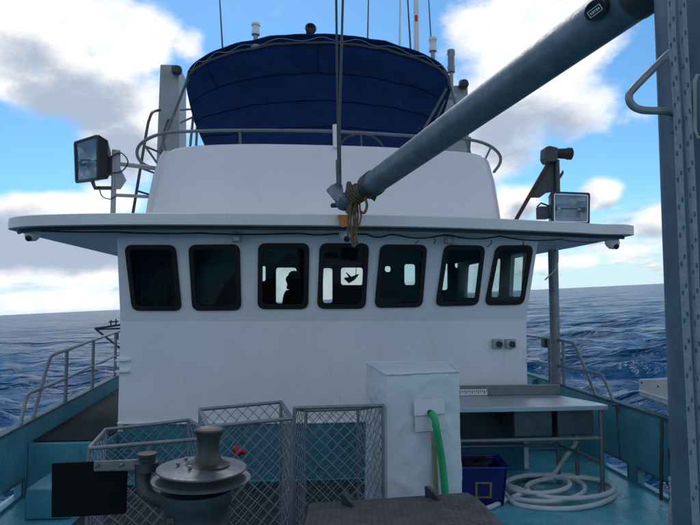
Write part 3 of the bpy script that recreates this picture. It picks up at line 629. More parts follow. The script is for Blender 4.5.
# railing along its top
rail = [(152, 168), (141, 162), (137, 152), (143, 142), (163, 133.5), (200, 131), (240, 130.3), (300, 130.6), (335, 131.5), (390, 134.5), (430, 137), (468, 139.5), (488, 145), (499, 154), (500, 163), (494, 172)]
ry = [7.4, 7.15, 6.95, 6.75, 6.6, 6.5, 6.47, 6.43, 6.43, 6.45, 6.5, 6.6, 6.75, 6.95, 7.15, 7.4]
rl = thing('flybridge_railing', 'thin steel railing curving along the top of the flybridge wall', 'railing', (.2, 6.6, ztop))
part('top_rail', lambda m: m.tube(smooth_path([Py(a, b, y) for (a, b), y in zip(rail, ry)], 6), .019, 10), 'stainless_dull', rl)
for px, y in ((163, 6.6), (240, 6.47), (335, 6.43), (421, 6.47), (470, 6.6)):
    p = Py(px, 131 if px < 300 else 132.5 if px < 400 else 137, y); q = Vector((p.x, p.y+.14, ztop-.02)); part('stanchion', lambda m: m.tube([p, p.lerp(q, .6)+Vector((0, -.05, 0)), q], .014, 8), 'stainless_dull', rl)
for a, b in (((157, 163), (143, 143)), ((482, 166), (491, 147))):
    part('brace', lambda m: m.tube([Py(*a, 7.05), Py(*b, 6.75)], .013, 8), 'stainless_dull', rl)

# steering wheel peeking over the wall
c = Py(362, 153, 7.0); sw = thing('steering_wheel', 'thin steering wheel rim showing above the flybridge wall', 'steering wheel', (c.x, c.y, c.z-.3))
rw = .29; nW = Vector((0, -.93, .36)).normalized(); ua = Vector((1, 0, 0)); ub = nW.cross(ua)
part('rim', lambda m: m.tube([c+(ua*math.cos(t)+ub*math.sin(t))*rw for t in [2*math.pi*i/40 for i in range(40)]], .014, 8, closed=True), 'dark_metal', sw)
for k in range(5):
    t = 2*math.pi*(k+.25)/5; part('spoke', lambda m: m.tube([c, c+(ua*math.cos(t)+ub*math.sin(t))*rw], .008, 6), 'stainless_dull', sw)
part('column', lambda m: m.tube([c, c-nW*.25, Vector((c.x, c.y+.28, fbz0+.004))], [.03, .05, .10], 10), 'white_paint', sw)

# ------------------------------------------------------------------ bimini
near = [(186.5, 86), (188.5, 76), (200, 65.5), (225, 54.5), (262, 46), (310, 42), (355, 44.5), (400, 53), (432, 64.5), (446, 75), (451, 88)]
NU = 48; nearS = smooth_path([Vector((a, b, 0)) for a, b in near], 6)
bt = thing('bimini', 'dark blue canvas bimini on a bent tube frame over the flybridge', 'canopy', (.2, 7.5, fbz0))
YN, YE = 6.75, 8.35
def can_row(t, lift=0.0):
    row = []
    n = len(nearS)
    for i, q in enumerate(nearS):
        u = i/(n-1); rx = 208+(424-208)*u; rpy = 152
        e = t**0.92
        px = q.x+(rx-q.x)*t + (-3.0 if u < .5 else 3.0)*math.sin(math.pi*t)*abs(2*u-1); py = q.y+(rpy-q.y)*e
        p = Py(px, py, YN+(YE-YN)*t)
        p.z += -.045*abs(math.sin(math.pi*t*4))*math.sin(math.pi*u)**.5+lift+.022*mnoise.noise(Vector((p.x*4.5, p.y*2.2, 3)))+.012*mnoise.noise(Vector((p.x*11+p.y*6, p.y*5, 1)))*min(1, t*8); row.append(p)
    return row
TS = [i/24 for i in range(25)]
can = part('canopy', lambda m: m.grid([can_row(t) for t in TS]), 'canvas_blue', bt, solid=.012, angle=60)
for t in (.25, .5, .75):
    part('seam', lambda m: m.tube([p+Vector((0, 0, -.012)) for p in can_row(t)], .007, 6), 'canvas_seam', can)
for u in (14, 31):
    part('strap', lambda m: m.tube([can_row(t)[u]+Vector((0, 0, -.012)) for t in TS[:7]], .006, 5), 'canvas_seam', can)
vt = lambda i: math.sin(math.pi*i/(len(nearS)-1))**.45
# front valance band rolled over the front bow, and the bow itself
part('valance', lambda m: m.grid([[p+Vector((0, .10-.1*k/5, .002+.10*math.sin(k/5*1.5)*vt(i))) for i, p in enumerate(can_row(0))] for k in range(6)]), 'canvas_blue', bt, solid=.012, angle=60)
part('valance_top', lambda m: m.grid([[p+Vector((0, .5*k/3, (.10+.03*k-(.02*k*k))*vt(i))) for i, p in enumerate(can_row(0))] for k in range(4)]), 'canvas_blue', bt, solid=.008, angle=60)
part('front_bow', lambda m: m.tube([p+Vector((0, -.012, -.008)) for p in can_row(0)], .014, 8), 'dark_metal', bt)
lace = [p+Vector((0, -.022, .030+.022*math.sin(i*1.25))) for i, p in enumerate(can_row(0))]
part('lacing', lambda m: m.tube(smooth_path(lace, 4), .005, 5), 'stainless_dull', bt)
def leg(a, b, y0, y1, r=.018): part('leg', lambda m: m.tube([Py(*a, y0), Py(*b, y1)], r, 8), 'stainless_dull', bt)
leg((188, 78), (159, 152), 6.76, 7.2); leg((180, 110), (193, 109), 7.9, 7.9, .014); leg((180, 123), (193, 117), 7.9, 7.9, .014); leg((194, 109), (190, 148), 7.9, 8.0); leg((198, 108), (196, 150), 8.1, 8.2)
leg((449, 82), (472, 160), 6.76, 7.2); leg((447, 88), (415, 145), 6.8, 7.6); leg((450, 90), (422, 150), 6.9, 8.0, .014); leg((433, 110), (437, 152), 7.6, 7.6, .015)
leg((418, 128), (434, 122), 7.8, 7.8, .02)

# grey funnels on both sides behind the bimini
def funnel(q, Y, label, cap):
    t = thing('exhaust_funnel', label, 'funnel', Py((q[2][0]+q[3][0])/2, q[2][1], Y), 'exhaust funnels')
    t.location.z = fbz0
    P = [Py(*p, Y) for p in q]; P[2].z = P[3].z = fbz0+.003
    part('casing', lambda m: m.prism(P, (0, .55, 0)), 'grey_paint', t, bevel=.02)
    part('bracket', lambda m: (m.box(Py(*cap, Y-.06), (.11, .1, .10)), m.lathe(Py(cap[0]+1, cap[1], Y-.12), (0, -1, 0), [(.07, -.04), (.07, .02), (.045, .035), (.01, .035)], 16)), 'black_plastic', t, bevel=.008)
funnel([(160, 64), (179, 64.5), (181, 150), (155, 150)], 8.3, 'grey slab funnel standing left of the blue bimini', (176, 70))
funnel([(446, 86), (468, 84), (471, 158), (441, 158)], 8.3, 'grey slab funnel standing right of the blue bimini behind the boom', (463, 84))

# ladder left of the flybridge
ld = thing('roof_ladder', 'thin tube ladder leaning behind the left floodlight', 'ladder', Py(135, 213, 7.5))
ld.location.z = 2.746
LA = [Py(160, 110, 8.2), Py(153, 112, 7.9), Py(149.5, 119, 7.75), Py(146, 135, 7.65), Py(130.5, 212, 7.2)]; LA[-1].z = 2.746
LB = [p+Vector((.13, .36, 0)) for p in LA]
for Lx in (LA, LB): part('side_rail', lambda m: m.tube(smooth_path(Lx, 5), .019, 8), 'dark_metal', ld)
for t in (.12, .36, .6, .84): part('rung', lambda m: m.tube([LA[3].lerp(LA[4], t), LB[3].lerp(LB[4], t)], .014, 8), 'dark_metal', ld)

# ------------------------------------------------------------------ lamps on the roof
def lamp_unit(t, Q, nrm, dep, back):
    cq = sum(Q, Vector())/4; Qi = inset(Q, .026)
    Bm = [p-nrm*dep+(cq-p)*.12 for p in Q]; Bq = [p-nrm*back+(cq-p)*.55 for p in Q]
    def shell(m):
        for a, b in ((Q, Bm), (Bm, Bq)):
            for i in range(4): m.add([a[i], a[(i+1) % 4], b[(i+1) % 4], b[i]], [(0, 1, 2, 3)])
        m.add(Bq, [(0, 1, 2, 3)])
    hs = part('housing', shell, 'black_plastic', t, bevel=.008, smooth=False)
    part('bezel', lambda m: m.ring(rounded(Q, .03), rounded(Qi, .02), nrm*.02), 'black_plastic', t, bevel=.004)
    rows = []
    for k in range(15):
        v = k/14; d_ = .10*(1-(2*v-1)**2)**.8
        rows.append([(Qi[0].lerp(Qi[1], h)).lerp(Qi[3].lerp(Qi[2], h), v)-nrm*(d_*(1 if .08 < h < .92 else .15)+.001) for h in (0, .085, .3, .5, .7, .915, 1)])
    part('reflector', lambda m: m.grid(rows), 'reflector', hs, angle=50)
    uh = (Qi[1]-Qi[0]).normalized(); W = (Qi[1]-Qi[0]).length
    part('bulb', lambda m: m.tube([cq-nrm*.04-uh*W*.36, cq-nrm*.04+uh*W*.36], .012, 8), 'white_plastic', hs)
    part('bulb_holder', lambda m: (m.box(cq-nrm*.05-uh*W*.40, (.05, .05, .05)), m.box(cq-nrm*.05+uh*W*.40, (.05, .05, .05)), m.box(cq-nrm*.02, (W*.5, .01, .018))), 'dark_metal', hs)
    part('glass', lambda m: m.prism([p+nrm*.008 for p in Qi], nrm*.004), 'clear_glass', t, smooth=False)
# left floodlight: faces left and towards the deck
fl = thing('floodlight', 'square black floodlight facing left on a pole above the roof tip', 'floodlight', Py(113, 213, 6.5), 'roof floodlights')
fl.location.z = 2.746
Q = [Py(75, 142, 6.55), Py(99, 134.5, 6.33), Py(99.3, 179.5, 6.33), Py(76.5, 183.5, 6.55)]
nrm = (Q[1]-Q[0]).cross(Q[3]-Q[0]).normalized(); nrm = nrm if nrm.y < 0 else -nrm
lamp_unit(fl, Q, nrm, .13, .24)
part('yoke', lambda m: m.tube([Py(92, 180, 6.36), Py(95, 188, 6.4), Py(112, 188, 6.5), Py(113, 186, 6.5)], .022, 8), 'dark_metal', fl)
pb = Py(113, 213, 6.5); pb.z = 2.746; pt_ = Py(114.5, 150, 6.5); pt_.x = pb.x
part('pole', lambda m: m.tube([pb, pt_], .028, 12), 'grey_paint', fl)
part('plate', lambda m: m.prism([Py(115, 150, 6.47), Py(120, 150, 6.47), Py(120, 168, 6.47), Py(126, 180, 6.47), Py(120, 189, 6.47), Py(115, 189, 6.47)], (0, .02, 0)), 'grey_paint', fl, smooth=False)
part('arm', lambda m: m.tube([Py(114, 163, 6.5), Py(160, 169, 7.0)], .026, 10), 'grey_paint', fl)
part('arm', lambda m: m.tube([Py(114, 195, 6.5), Py(154, 197, 7.0)], .02, 10), 'grey_paint', fl)
part('cord', lambda m: m.tube(smooth_path([Py(110, 157, 6.45), Py(121, 153, 6.45), Py(128, 162, 6.45), Py(122, 171, 6.45), Py(112, 173, 6.45)]), .007, 6), 'black_plastic', fl)
part('cord', lambda m: m.tube(smooth_path([Py(99, 186, 6.4), Py(102, 196, 6.4), Py(110, 199, 6.45), Py(116, 196, 6.47)]), .006, 6), 'black_plastic', fl)
part('junction_box', lambda m: m.box(Py(108, 166, 6.55), (.11, .12, .2)), 'black_plastic', fl, bevel=.015)
# right floodlight on the roof
fr2 = thing('floodlight', 'square black floodlight facing the deck on the right end of the roof', 'floodlight', Py(570, 222, 6.5), 'roof floodlights'); fr2.location.z = 2.746
Q = [Py(551, 191.5, 6.4), Py(589.5, 193, 6.4), Py(589, 223.5, 6.4), Py(551, 222.5, 6.4)]
Q[2].z = Q[3].z = 2.775
nrm = Vector((0, -1, 0))
lamp_unit(fr2, Q, nrm, .13, .22)
Qi = inset(Q, .026)
part('inner_rim', lambda m: m.ring([p+nrm*.013 for p in rounded(Qi, .02)], [p+nrm*.013 for p in rounded(inset(Qi, .010), .015)], nrm*.008), 'reflector', fr2)
part('bracket', lambda m: (m.box(Py(543, 213, 6.5), (.12, .12, .14)), m.tube([Py(537, 207, 6.5), Py(541, 203, 6.5), Py(549, 206, 6.5)], .012, 6)), 'dark_metal', fr2, bevel=.01)
part('foot', lambda m: m.span(Q[3].x+.04, Q[3].x+.3, 6.42, 6.62, 2.746, 2.79), 'dark_metal', fr2)
# searchlight on a raking rusty pole
sl_ = thing('searchlight', 'dark red searchlight head on a raking rusty pole above the right floodlight', 'searchlight', Py(512, 219, 6.9)); sl_.location.z = 2.746
p0 = Py(509, 224, 6.9); p0.z = 2.748
part('raking_pole', lambda m: m.tube([p0, Py(549, 162, 6.9)], .024, 10), 'rusty_steel', sl_)
p1 = Py(557, 160, 6.9); part('post', lambda m: m.tube([Vector((p1.x, p1.y, 2.748)), p1], .03, 10), 'dark_metal', sl_)
part('gusset', lambda m: m.prism([Py(a, b, 6.93) for a, b in ((549, 161), (557, 161), (557, 194), (552, 192), (546, 193), (540, 197.5), (531, 197.5))], (0, .02, 0)), 'dark_metal', sl_, smooth=False)
hd = part('head', lambda m: m.prism(rounded([Py(545.5, 147, 6.82), Py(550, 145.5, 6.82), Py(558.5, 147.5, 6.82), Py(558, 160.5, 6.82), Py(548, 162.5, 6.82), Py(545, 158, 6.82)], .02), (0, .16, 0)), 'dark_metal', sl_, bevel=.01)
part('barrel', lambda m: m.lathe(Py(556, 153.5, 6.9), (1, -.1, -.02), [(.05, 0), (.062, .03), (.066, .12), (.075, .14), (.075, .19), (.05, .205), (.01, .21)], 18), 'searchlight_dark', hd)
part('lever', lambda m: m.prism([Py(558, 178, 6.88), Py(563, 170, 6.88), Py(564, 173, 6.88), Py(559, 181, 6.88)], (0, .02, 0)), 'dark_metal', sl_, smooth=False)

# ------------------------------------------------------------------ aerials and small lights above the bimini
def topz(px): # canopy front edge height in the picture
    for a, b in zip(near, near[1:]):
        if a[0] <= px <= b[0]: return a[1]+(b[1]-a[1])*(px-a[0])/(b[0]-a[0])
    return 90
def aerial(pxb, pyb, pxt, pyt, Y, r0, r1, mat, label, name='whip_aerial'):
    m = MB(); m.tube([Py(pxb, pyb, Y), Py(pxb+(pxt-pxb)*.5, pyb+(pyt-pyb)*.5, Y), Py(pxt, pyt, Y)], [r0, (r0+r1)/2, r1], 8)
    m.lathe(Py(pxb, pyb, Y), Py(pxt, pyt, Y)-Py(pxb, pyb, Y), [(r0*2.2, -.02), (r0*2.2, .07), (r0, .09)], 10)
    return one(name, m, mat, label, 'aerial', group='aerials on the bimini frame')
aerial(223, 56, 218, -30, 6.95, .011, .006, 'wire_steel', 'thin dark whip aerial at the left end of the bimini')
aerial(367.5, 47, 369, -30, 6.95, .010, .006, 'wire_steel', 'thin whip aerial right of the two hoisting wires')
aerial(399.5, 54, 400.5, -30, 7.0, .013, .009, 'white_plastic', 'thin pale aerial just left of the banded white aerial')
aerial(411, 57, 406, -30, 6.95, .012, .008, 'wire_steel', 'dark aerial leaning close beside the banded white aerial')
aerial(432.5, 66, 427, -30, 7.0, .010, .006, 'wire_steel', 'rightmost thin dark aerial on the bimini')
wa = thing('banded_aerial', 'thick white aerial with a small red mark near the bimini right end', 'aerial', Py(416.5, 60, 6.9), 'aerials on the bimini frame')
part('tube', lambda m: m.tube([Py(416.5, 55, 6.9), Py(416, -30, 6.9)], .033, 12), 'white_plastic', wa)
part('base', lambda m: m.lathe(Py(416.5, 60, 6.9), (0, 0, 1), [(.05, -.02), (.05, .06), (.036, .10)], 12), 'dark_metal', wa)
part('red_mark', lambda m: m.box(Py(416.2, 18, 6.86), (.035, .01, .07)), 'red_plastic', wa)
def navlight(px, pyb, pyt, Y, label, col):
    b = Py(px, pyb, Y); tpt = Py(px, pyt, Y); h = tpt.z-b.z
    t = thing('mast_light', label, 'light', b, 'small lights on the bimini')
    part('stem', lambda m: m.lathe(b, (0, 0, 1), [(.07, -.03), (.07, .01), (.03, .03), (.025, h*.55)], 12), 'grey_paint', t)
    part('lamp', lambda m: m.lathe(b, (0, 0, 1), [(.05, h*.5), (.052, h*.62), (.045, h*.66), (.045, h*.84), (.055, h*.88), (.05, h*.97), (.01, h)], 14), col, t)
navlight(255.5, 47, 23, 6.85, 'white masthead light on the left part of the bimini front', 'white_plastic')
navlight(433, 66, 37, 6.9, 'white light stalk at the right end of the bimini front', 'white_plastic')
navlight(451.5, 96, 49, 7.4, 'grey light with a crossbar on a stem before the right funnel', 'lamp_glass')
hb = Py(308, 40, 6.9); hn = thing('horn', 'small black horn on top of the bimini centre', 'horn', hb)
part('bracket', lambda m: m.tube([hb+Vector((0, 0, -.03)), hb+Vector((0, 0, .10))], .025, 8), 'black_plastic', hn)
part('bell', lambda m: m.lathe(hb+Vector((.01, .05, .11)), (.15, -1, -.05), [(.03, 0), (.035, .08), (.07, .14), (.06, .15), (.02, .12)], 14), 'black_plastic', hn)
part('stay', lambda m: (m.tube([hb+Vector((-.2, 0, -.03)), hb+Vector((0, 0, .09))], .004, 5), m.tube([hb+Vector((.2, 0, -.05)), hb+Vector((0, 0, .09))], .004, 5)), 'wire_steel', hn)

# ------------------------------------------------------------------ mast, boom and rigging
mc = Pd(716, 302, 2.05); MR = .16
ms = thing('mast', 'thick blue grey steel mast at the right edge of the picture', 'mast', (mc.x, mc.y, 0))
part('column', lambda m: m.tube([(mc.x, mc.y, .003), (mc.x, mc.y, 4.6)], MR, 40), 'mast_grey', ms)
part('foot_plate', lambda m: m.lathe((mc.x, mc.y, .002), (0, 0, 1), [(.27, 0), (.27, .025), (MR+.01, .03)], 32), 'mast_grey', ms)
# bent step bar: from the mast outwards and back
sb = [Pd(672, 51, 1.93), Pd(660, 62, 1.9), Pd(635, 87, 1.88), Pd(629, 96, 1.88), Pd(632, 105, 1.88), Pd(642, 110, 1.88), Pd(662, 111, 1.89), Pd(674, 113, 1.92)]
part('step_bar', lambda m: m.tube(smooth_path(sb, 5), .0125, 10), 'galvanised', ms)
for py0, py1 in ((41, 58), (108, 134)):
    part('step_lug', lambda m: m.hexa([Pd(670, py1, 1.93), Pd(678, py1, 1.9), Pd(678, py1, 1.97), Pd(670, py1, 2.0), Pd(668, py0, 1.93), Pd(676, py0, 1.9), Pd(676, py0, 1.97), Pd(668, py0, 2.0)]), 'mast_grey', ms, bevel=.006)
part('bracket_ring', lambda m: m.tube([Pd(*q, 1.86) for q in ((697, 76), (694, 84), (694, 130), (697, 138), (712, 138), (712, 76))], .008, 8, closed=True), 'galvanised', ms)
# boom
b0, b1 = Pd(647, -13, 2.36), Pd(369, 186.5, 5.15); ax = (b1-b0).normalized(); BR = .102
bm_ = thing('boom', 'long grey tubular boom slanting from the mast down to the wheelhouse roof', 'boom', b0)
part('tube', lambda m: m.tube([b0.lerp(b1, i/20) for i in range(21)], BR, 36), 'boom_grey', bm_)
part('collar', lambda m: m.lathe(b1, ax, [(BR, -.14), (BR+.012, -.13), (BR+.012, .0), (BR+.002, .015), (.07, .016)], 32), 'dark_metal', bm_)
part('heel_cap', lambda m: m.lathe(b0, -ax, [(BR+.004, -.06), (BR+.004, .02), (.09, .07), (.05, .1), (.045, .26)], 28), 'dark_metal', bm_)
h1 = Pd(341, 203.5, 5.36); hx = (h1-b1).normalized(); HL = (h1-b1).length
part('head_tube', lambda m: m.lathe(b1, hx, [(.074, -.06), (.070, HL*.55), (.070, HL*.8), (.082, HL*.82), (.082, HL*.97), (.06, HL+.02), (.01, HL+.025)], 24), 'boom_grey', bm_)
part('sheave_cheek', lambda m: (m.prism([Pd(*q, 5.27) for q in ((326, 190), (331, 185), (339, 181.5), (342.5, 185), (344, 197), (340, 203), (334, 200))], (0, .022, 0)), m.prism([Pd(*q, 5.33) for q in ((327, 191), (331, 186), (338, 183), (343, 188), (344, 199), (337, 202))], (0, .022, 0))), 'galvanised', bm_, bevel=.005)
part('sheave', lambda m: m.lathe(Pd(335, 192, 5.315), (0, 1, 0), [(.05, -.018), (.038, -.004), (.038, .004), (.05, .018)], 20), 'worn_steel', bm_)
part('shackle', lambda m: (m.prism([Pd(*q, 5.2) for q in ((345.5, 196), (346.5, 183), (348, 181), (351, 181.5), (352, 184), (351, 197))], (0, .03, 0)), m.lathe(Pd(330.5, 205.5, 5.36), (1, 0, .05), [(.014, 0), (.022, .012), (.022, .05), (.018, .14)], 12), m.box(Pd(352, 209, 5.30), (.10, .07, .09), Matrix.Rotation(.2, 3, 'Y'))), 'dark_metal', bm_, bevel=.006)
part('red_tag', lambda m: m.prism([Pd(371, 192, 5.1), Pd(380, 188, 5.1), Pd(377, 196, 5.1), Pd(375, 201, 5.1), Pd(371, 198, 5.1)], (0, .03, 0)), 'rusty_steel', bm_)
# oval nameplate on the boom
fc = Pd(597, 9, 2.0); 
tt = ((597-647)/(369-647)); 
# the point of the axis facing the plate
cen = b0.lerp(b1, .062); toc = (EYEV-cen); toc = (toc-ax*toc.dot(ax)).normalized(); side = ax.cross(toc).normalized(); up = -side if side.z < 0 else side
pc = onplane(598, 8.5, cen+toc*BR*.98, toc)
def oval(a, b, off, n=28): return [pc+toc*off+(-ax)*(a*math.cos(2*math.pi*i/n))+up*(b*math.sin(2*math.pi*i/n)) for i in range(n)]
npl = part('nameplate', lambda m: m.prism(oval(.058, .042, -.05), toc*.072), 'black_plastic', bm_, bevel=.004)
def platebox(m, u, v, w, h, off, d=.002): m.box(pc+toc*(off)+(-ax)*u+up*v, (w, h, d), Matrix((-ax, up, toc)).transposed())
part('print', lambda m: (platebox(m, 0, .012, .07, .003, .0235), platebox(m, 0, -.014, .07, .003, .0235), platebox(m, -.034, -.001, .003, .026, .0235), platebox(m, .034, -.001, .003, .026, .0235), [platebox(m, -.022+.011*k, -.001, .006, .009+.003*(k % 2), .0235) for k in range(5)]), 'white_plastic', npl, smooth=False)
# hoisting wires up from the boom head
m = MB(); m.tube([Pd(339, 184, 5.22), Pd(338, 150, 5.2), Pd(335.5, -60, 4.6)], .011, 6); m.tube([Pd(339, 186, 5.22), Pd(338.3, 160, 5.21)], .024, 8); one('hoist_wire', m, 'wire_steel', 'left one of two thin wires rising from the boom head', 'wire')
m = MB(); m.tube([Pd(340.5, 184, 5.24), Pd(339.6, 120, 5.0), Pd(344.5, -60, 4.6)], .010, 6); one('hoist_wire', m, 'wire_steel', 'right one of two thin wires rising from the boom head', 'wire')
m = MB(); m.tube([Py(335.5, 125, 6.41), Py(336, 148, 6.41)], .035, 10); one('wire_fairlead', m, 'white_plastic', 'small white fairlead at the railing behind the two wires', 'fairlead')
# rope lashing on the boom head
def rope_curve(name, pts, r, mat, label, cat='rope', closed=False, group=None, twist=True):
    P = smooth_path(pts, 8, closed); m = MB(); m.tube(P, r, 7, closed); return one(name, m, mat, label, cat, group=group)
lash = thing('lashing_rope', 'tan rope lashed round the boom head with loops hanging below', 'rope', Pd(352, 246, 5.15))
for s in (.30, .36, .42, .48, .54):
    cc = b1.lerp(h1, s); u1 = hx.cross(Vector((0, 0, 1))).normalized(); u2 = hx.cross(u1)
    part('turn', lambda m: m.tube([cc+(u1*math.cos(t)+u2*math.sin(t))*.083+hx*.02*math.sin(t+s*9) for t in [2*math.pi*i/22 for i in range(22)]], .0095, 7, closed=True), 'rope_tan', lash)
rgl = random.Random(5)
for i, (a, b, bot) in enumerate(((350, 355, 246), (353, 360, 226), (348, 351, 238), (354, 357, 244))):
    dd = 5.20+.02*i; j_ = lambda: rgl.uniform(-1.3, 1.3); part('loop', lambda m: m.tube(smooth_path([Pd(a+4, 197, dd), Pd(a+j_(), 209, dd), Pd(a+1+j_(), bot-14, dd), Pd((a+b)/2-1+j_(), bot-2, dd), Pd((a+b)/2+2, bot, dd+.01), Pd(b+j_(), bot-10, dd+.03), Pd(b+j_(), 213, dd+.03), Pd(b-1, 196, dd+.03)], 6), .0085, 7), 'rope_tan', lash)
part('tail', lambda m: m.tube(smooth_path([Pd(365, 197, 5.05), Pd(367, 206, 5.05), Pd(364, 213, 5.05), Pd(360, 211, 5.05)], 6), .012, 7), 'rope_tan', lash)
# flecked ropes down the mast
def mast_rope(pxs, dep, label, bottom):
    P = smooth_path([Pd(a, b, dep) for a, b in pxs], 14); m = MB(); r = .0115
    m.tube(P, r, 9); n0 = len(m.f); m.cur = 1
    acc = 0
    for i in range(2, len(P)-2, 4):
        t = (P[i+1]-P[i-1]).normalized(); s1 = t.cross(toCam := (EYEV-P[i]).normalized()).normalized()
        for sgn in (-1, 1):
            c = P[i+(1 if sgn > 0 else 0)]+toCam*r*.86+s1*sgn*r*.45
            m.box(c, (.0055, .004, .014), Matrix((s1, -toCam, t)).transposed())
    return one('flecked_rope', m, ['rope_white', 'rope_fleck'], label, 'rope', group='flecked ropes down the mast')
mast_rope([(671, -25), (672.5, 40), (677, 110), (680.5, 200), (685, 300), (690, 400), (697, 540)], 1.865, 'left one of two white ropes with blue flecks running down the mast', 0)
mast_rope([(681, -25), (685, 60), (690, 150), (694, 240), (697, 330), (702, 430), (706, 540)], 1.86, 'right one of two white ropes with blue flecks running down the mast', 0)
m = MB()
for k in range(3):
    ph = k*2*math.pi/3; m.tube([Pd(674+1.2*math.sin(i*.2), 478+i*2.2, 2.9)+Vector((.014*math.cos(i*.75+ph), .014*math.sin(i*.75+ph), 0)) for i in range(60)], .013, 6)
one('twisted_rope', m, 'rope_white', 'thick twisted pale rope hanging beside the foot of the mast', 'rope')
bk = Pd(672, 482, 2.9)
# white board outboard of the starboard bulwark
bx0 = 3.95
m = MB(); a = Px(638, 379, 3.62); b = Px(638, 396, 3.62)
Y0, Y1 = a.y, 4.0
a2, b2 = Px(672, 377.5, 3.62), Px(672, 408, 3.62); k_ = (Y1-Y0)/(a2.y-Y0); za, zb_ = a.z+(a2.z-a.z)*k_, b.z+(b2.z-b.z)*k_
m.hexa([Vector((3.62, Y0, b.z)), Vector((3.95, Y0+.02, b.z)), Vector((3.95, Y1, zb_)), Vector((3.62, Y1, zb_)), Vector((3.62, Y0, a.z)), Vector((3.95, Y0+.02, a.z)), Vector((3.95, Y1, za)), Vector((3.62, Y1, za))])
ob = thing('outboard_tray', 'white tray mounted outside the bulwark beside the mast', 'tray', (3.75, 5.2, .8))
m.build('box', 'cream_board', ob, bevel=.02)
part('lip', lambda q: q.tube([(3.615, Y0-.02, b.z+.06), (3.615, Y1, zb_+.10)], .012, 8), 'white_plastic', ob)
for k in range(4): part('rivet', lambda q: q.lathe((3.62, Y0-.07-.28*k, a.z-.03), (-1, 0, 0), [(.012, 0), (.009, .006), (.001, .007)], 8), 'dark_metal', ob)
for y in (4.3, 5.2): part('bracket', lambda q: q.prism([(3.575, y, .05), (3.575, y, b.z+(zb_-b.z)*(y-Y0)/(Y1-Y0)-.02), (3.85, y, b.z+(zb_-b.z)*(y-Y0)/(Y1-Y0)-.02)], (0, .03, 0)), 'dark_metal', ob, smooth=False)

# ------------------------------------------------------------------ railings
XLr = -2.70
def xr_(y): return xl(y)-.035
def Pl(px, py): 
    p = Px(px, py, -2.72)
    for _ in range(6): p = Px(px, py, xr_(p.y))
    return p
lr = thing('port_railing', 'bent steel tube railing along the left bulwark', 'railing', (-2.7, 6.5, .72))
part('top_rail', lambda m: m.tube(smooth_path([Pl(*q) for q in ((124, 329.5), (95, 339.5), (68, 349.5), (55, 354), (49.5, 360), (41.3, 387), (31.5, 424.5))], 6), .020, 10), 'galvanised', lr)
part('mid_rail', lambda m: m.tube(smooth_path([Pl(*q) for q in ((124, 352.2), (93, 365.5), (66.7, 378), (40, 388.9), (30, 393), (25.6, 401), (19.2, 430.5))], 6), .018, 10), 'galvanised', lr)
for px, a, b in ((67, 349.5, 406), (93.6, 340, 392), (116, 333, 379)): part('stanchion', lambda m: m.tube([Pl(px, a), Vector((Pl(px, a).x, Pl(px, a).y, .71))], .021, 10), 'galvanised', lr)
part('clamp', lambda m: m.box(Pl(116.5, 336), (.06, .06, .10)), 'dark_metal', lr, bevel=.008)
rr = thing('starboard_railing', 'bent steel tube railing beyond the support post on the right', 'railing', (3.5, 7.6, .8))
Pr = lambda px, py: Px(px, py, XR+.02)
part('top_rail', lambda m: m.tube(smooth_path([Pr(*q) for q in ((520, 334), (545, 338), (568, 342), (575, 346), (584, 366), (597.5, 400)) ], 6), .020, 10), 'galvanised', rr)
part('mid_rail', lambda m: m.tube(smooth_path([Pr(*q) for q in ((520, 357), (545, 362.5), (562, 366.5), (596, 373), (603, 378), (608, 388), (614.5, 404))], 6), .018, 10), 'galvanised', rr)
for px, a in ((549, 339), (563, 341.5)): part('stanchion', lambda m: m.tube([Pr(px, a), Vector((XR+.02, Pr(px, a).y, .79))], .021, 10), 'galvanised', rr)
part('clamp', lambda m: m.box(Pr(546, 343), (.10, .12, .12)), 'dark_metal', rr, bevel=.008)
# outrigger frame far on the port side
og = thing('outrigger_frame', 'thin dark outrigger frame jutting out beyond the left railing', 'outrigger', (-3.1, 10.0, .7))
o1, o2, o3 = Py(95, 328.5, 10.2), Py(126, 324, 10.2), Py(125, 352, 10.2)
part('upper_bar', lambda m: (m.tube([o1, o2], .02, 8), m.tube([o1+Vector((0, .1, -.02)), o2+Vector((0, .2, -.07))], .016, 8)), 'dark_metal', og)
part('lower_bar', lambda m: m.tube([o1, o3], .018, 8), 'dark_metal', og)
part('post', lambda m: (m.tube([Py(111, 326, 10.2), Py(111, 320, 10.2)], .012, 6), m.tube([Py(116, 326, 10.2), Py(116, 319, 10.2)], .012, 6), m.tube([Py(109, 322, 10.2), Py(118, 321.5, 10.2)], .012, 6)), 'dark_metal', og)
part('hull_bracket', lambda m: m.tube([o3, Vector((o3.x+.1, o3.y, .70)), Vector((-2.93, o3.y, .68))], .03, 8), 'dark_metal', og)

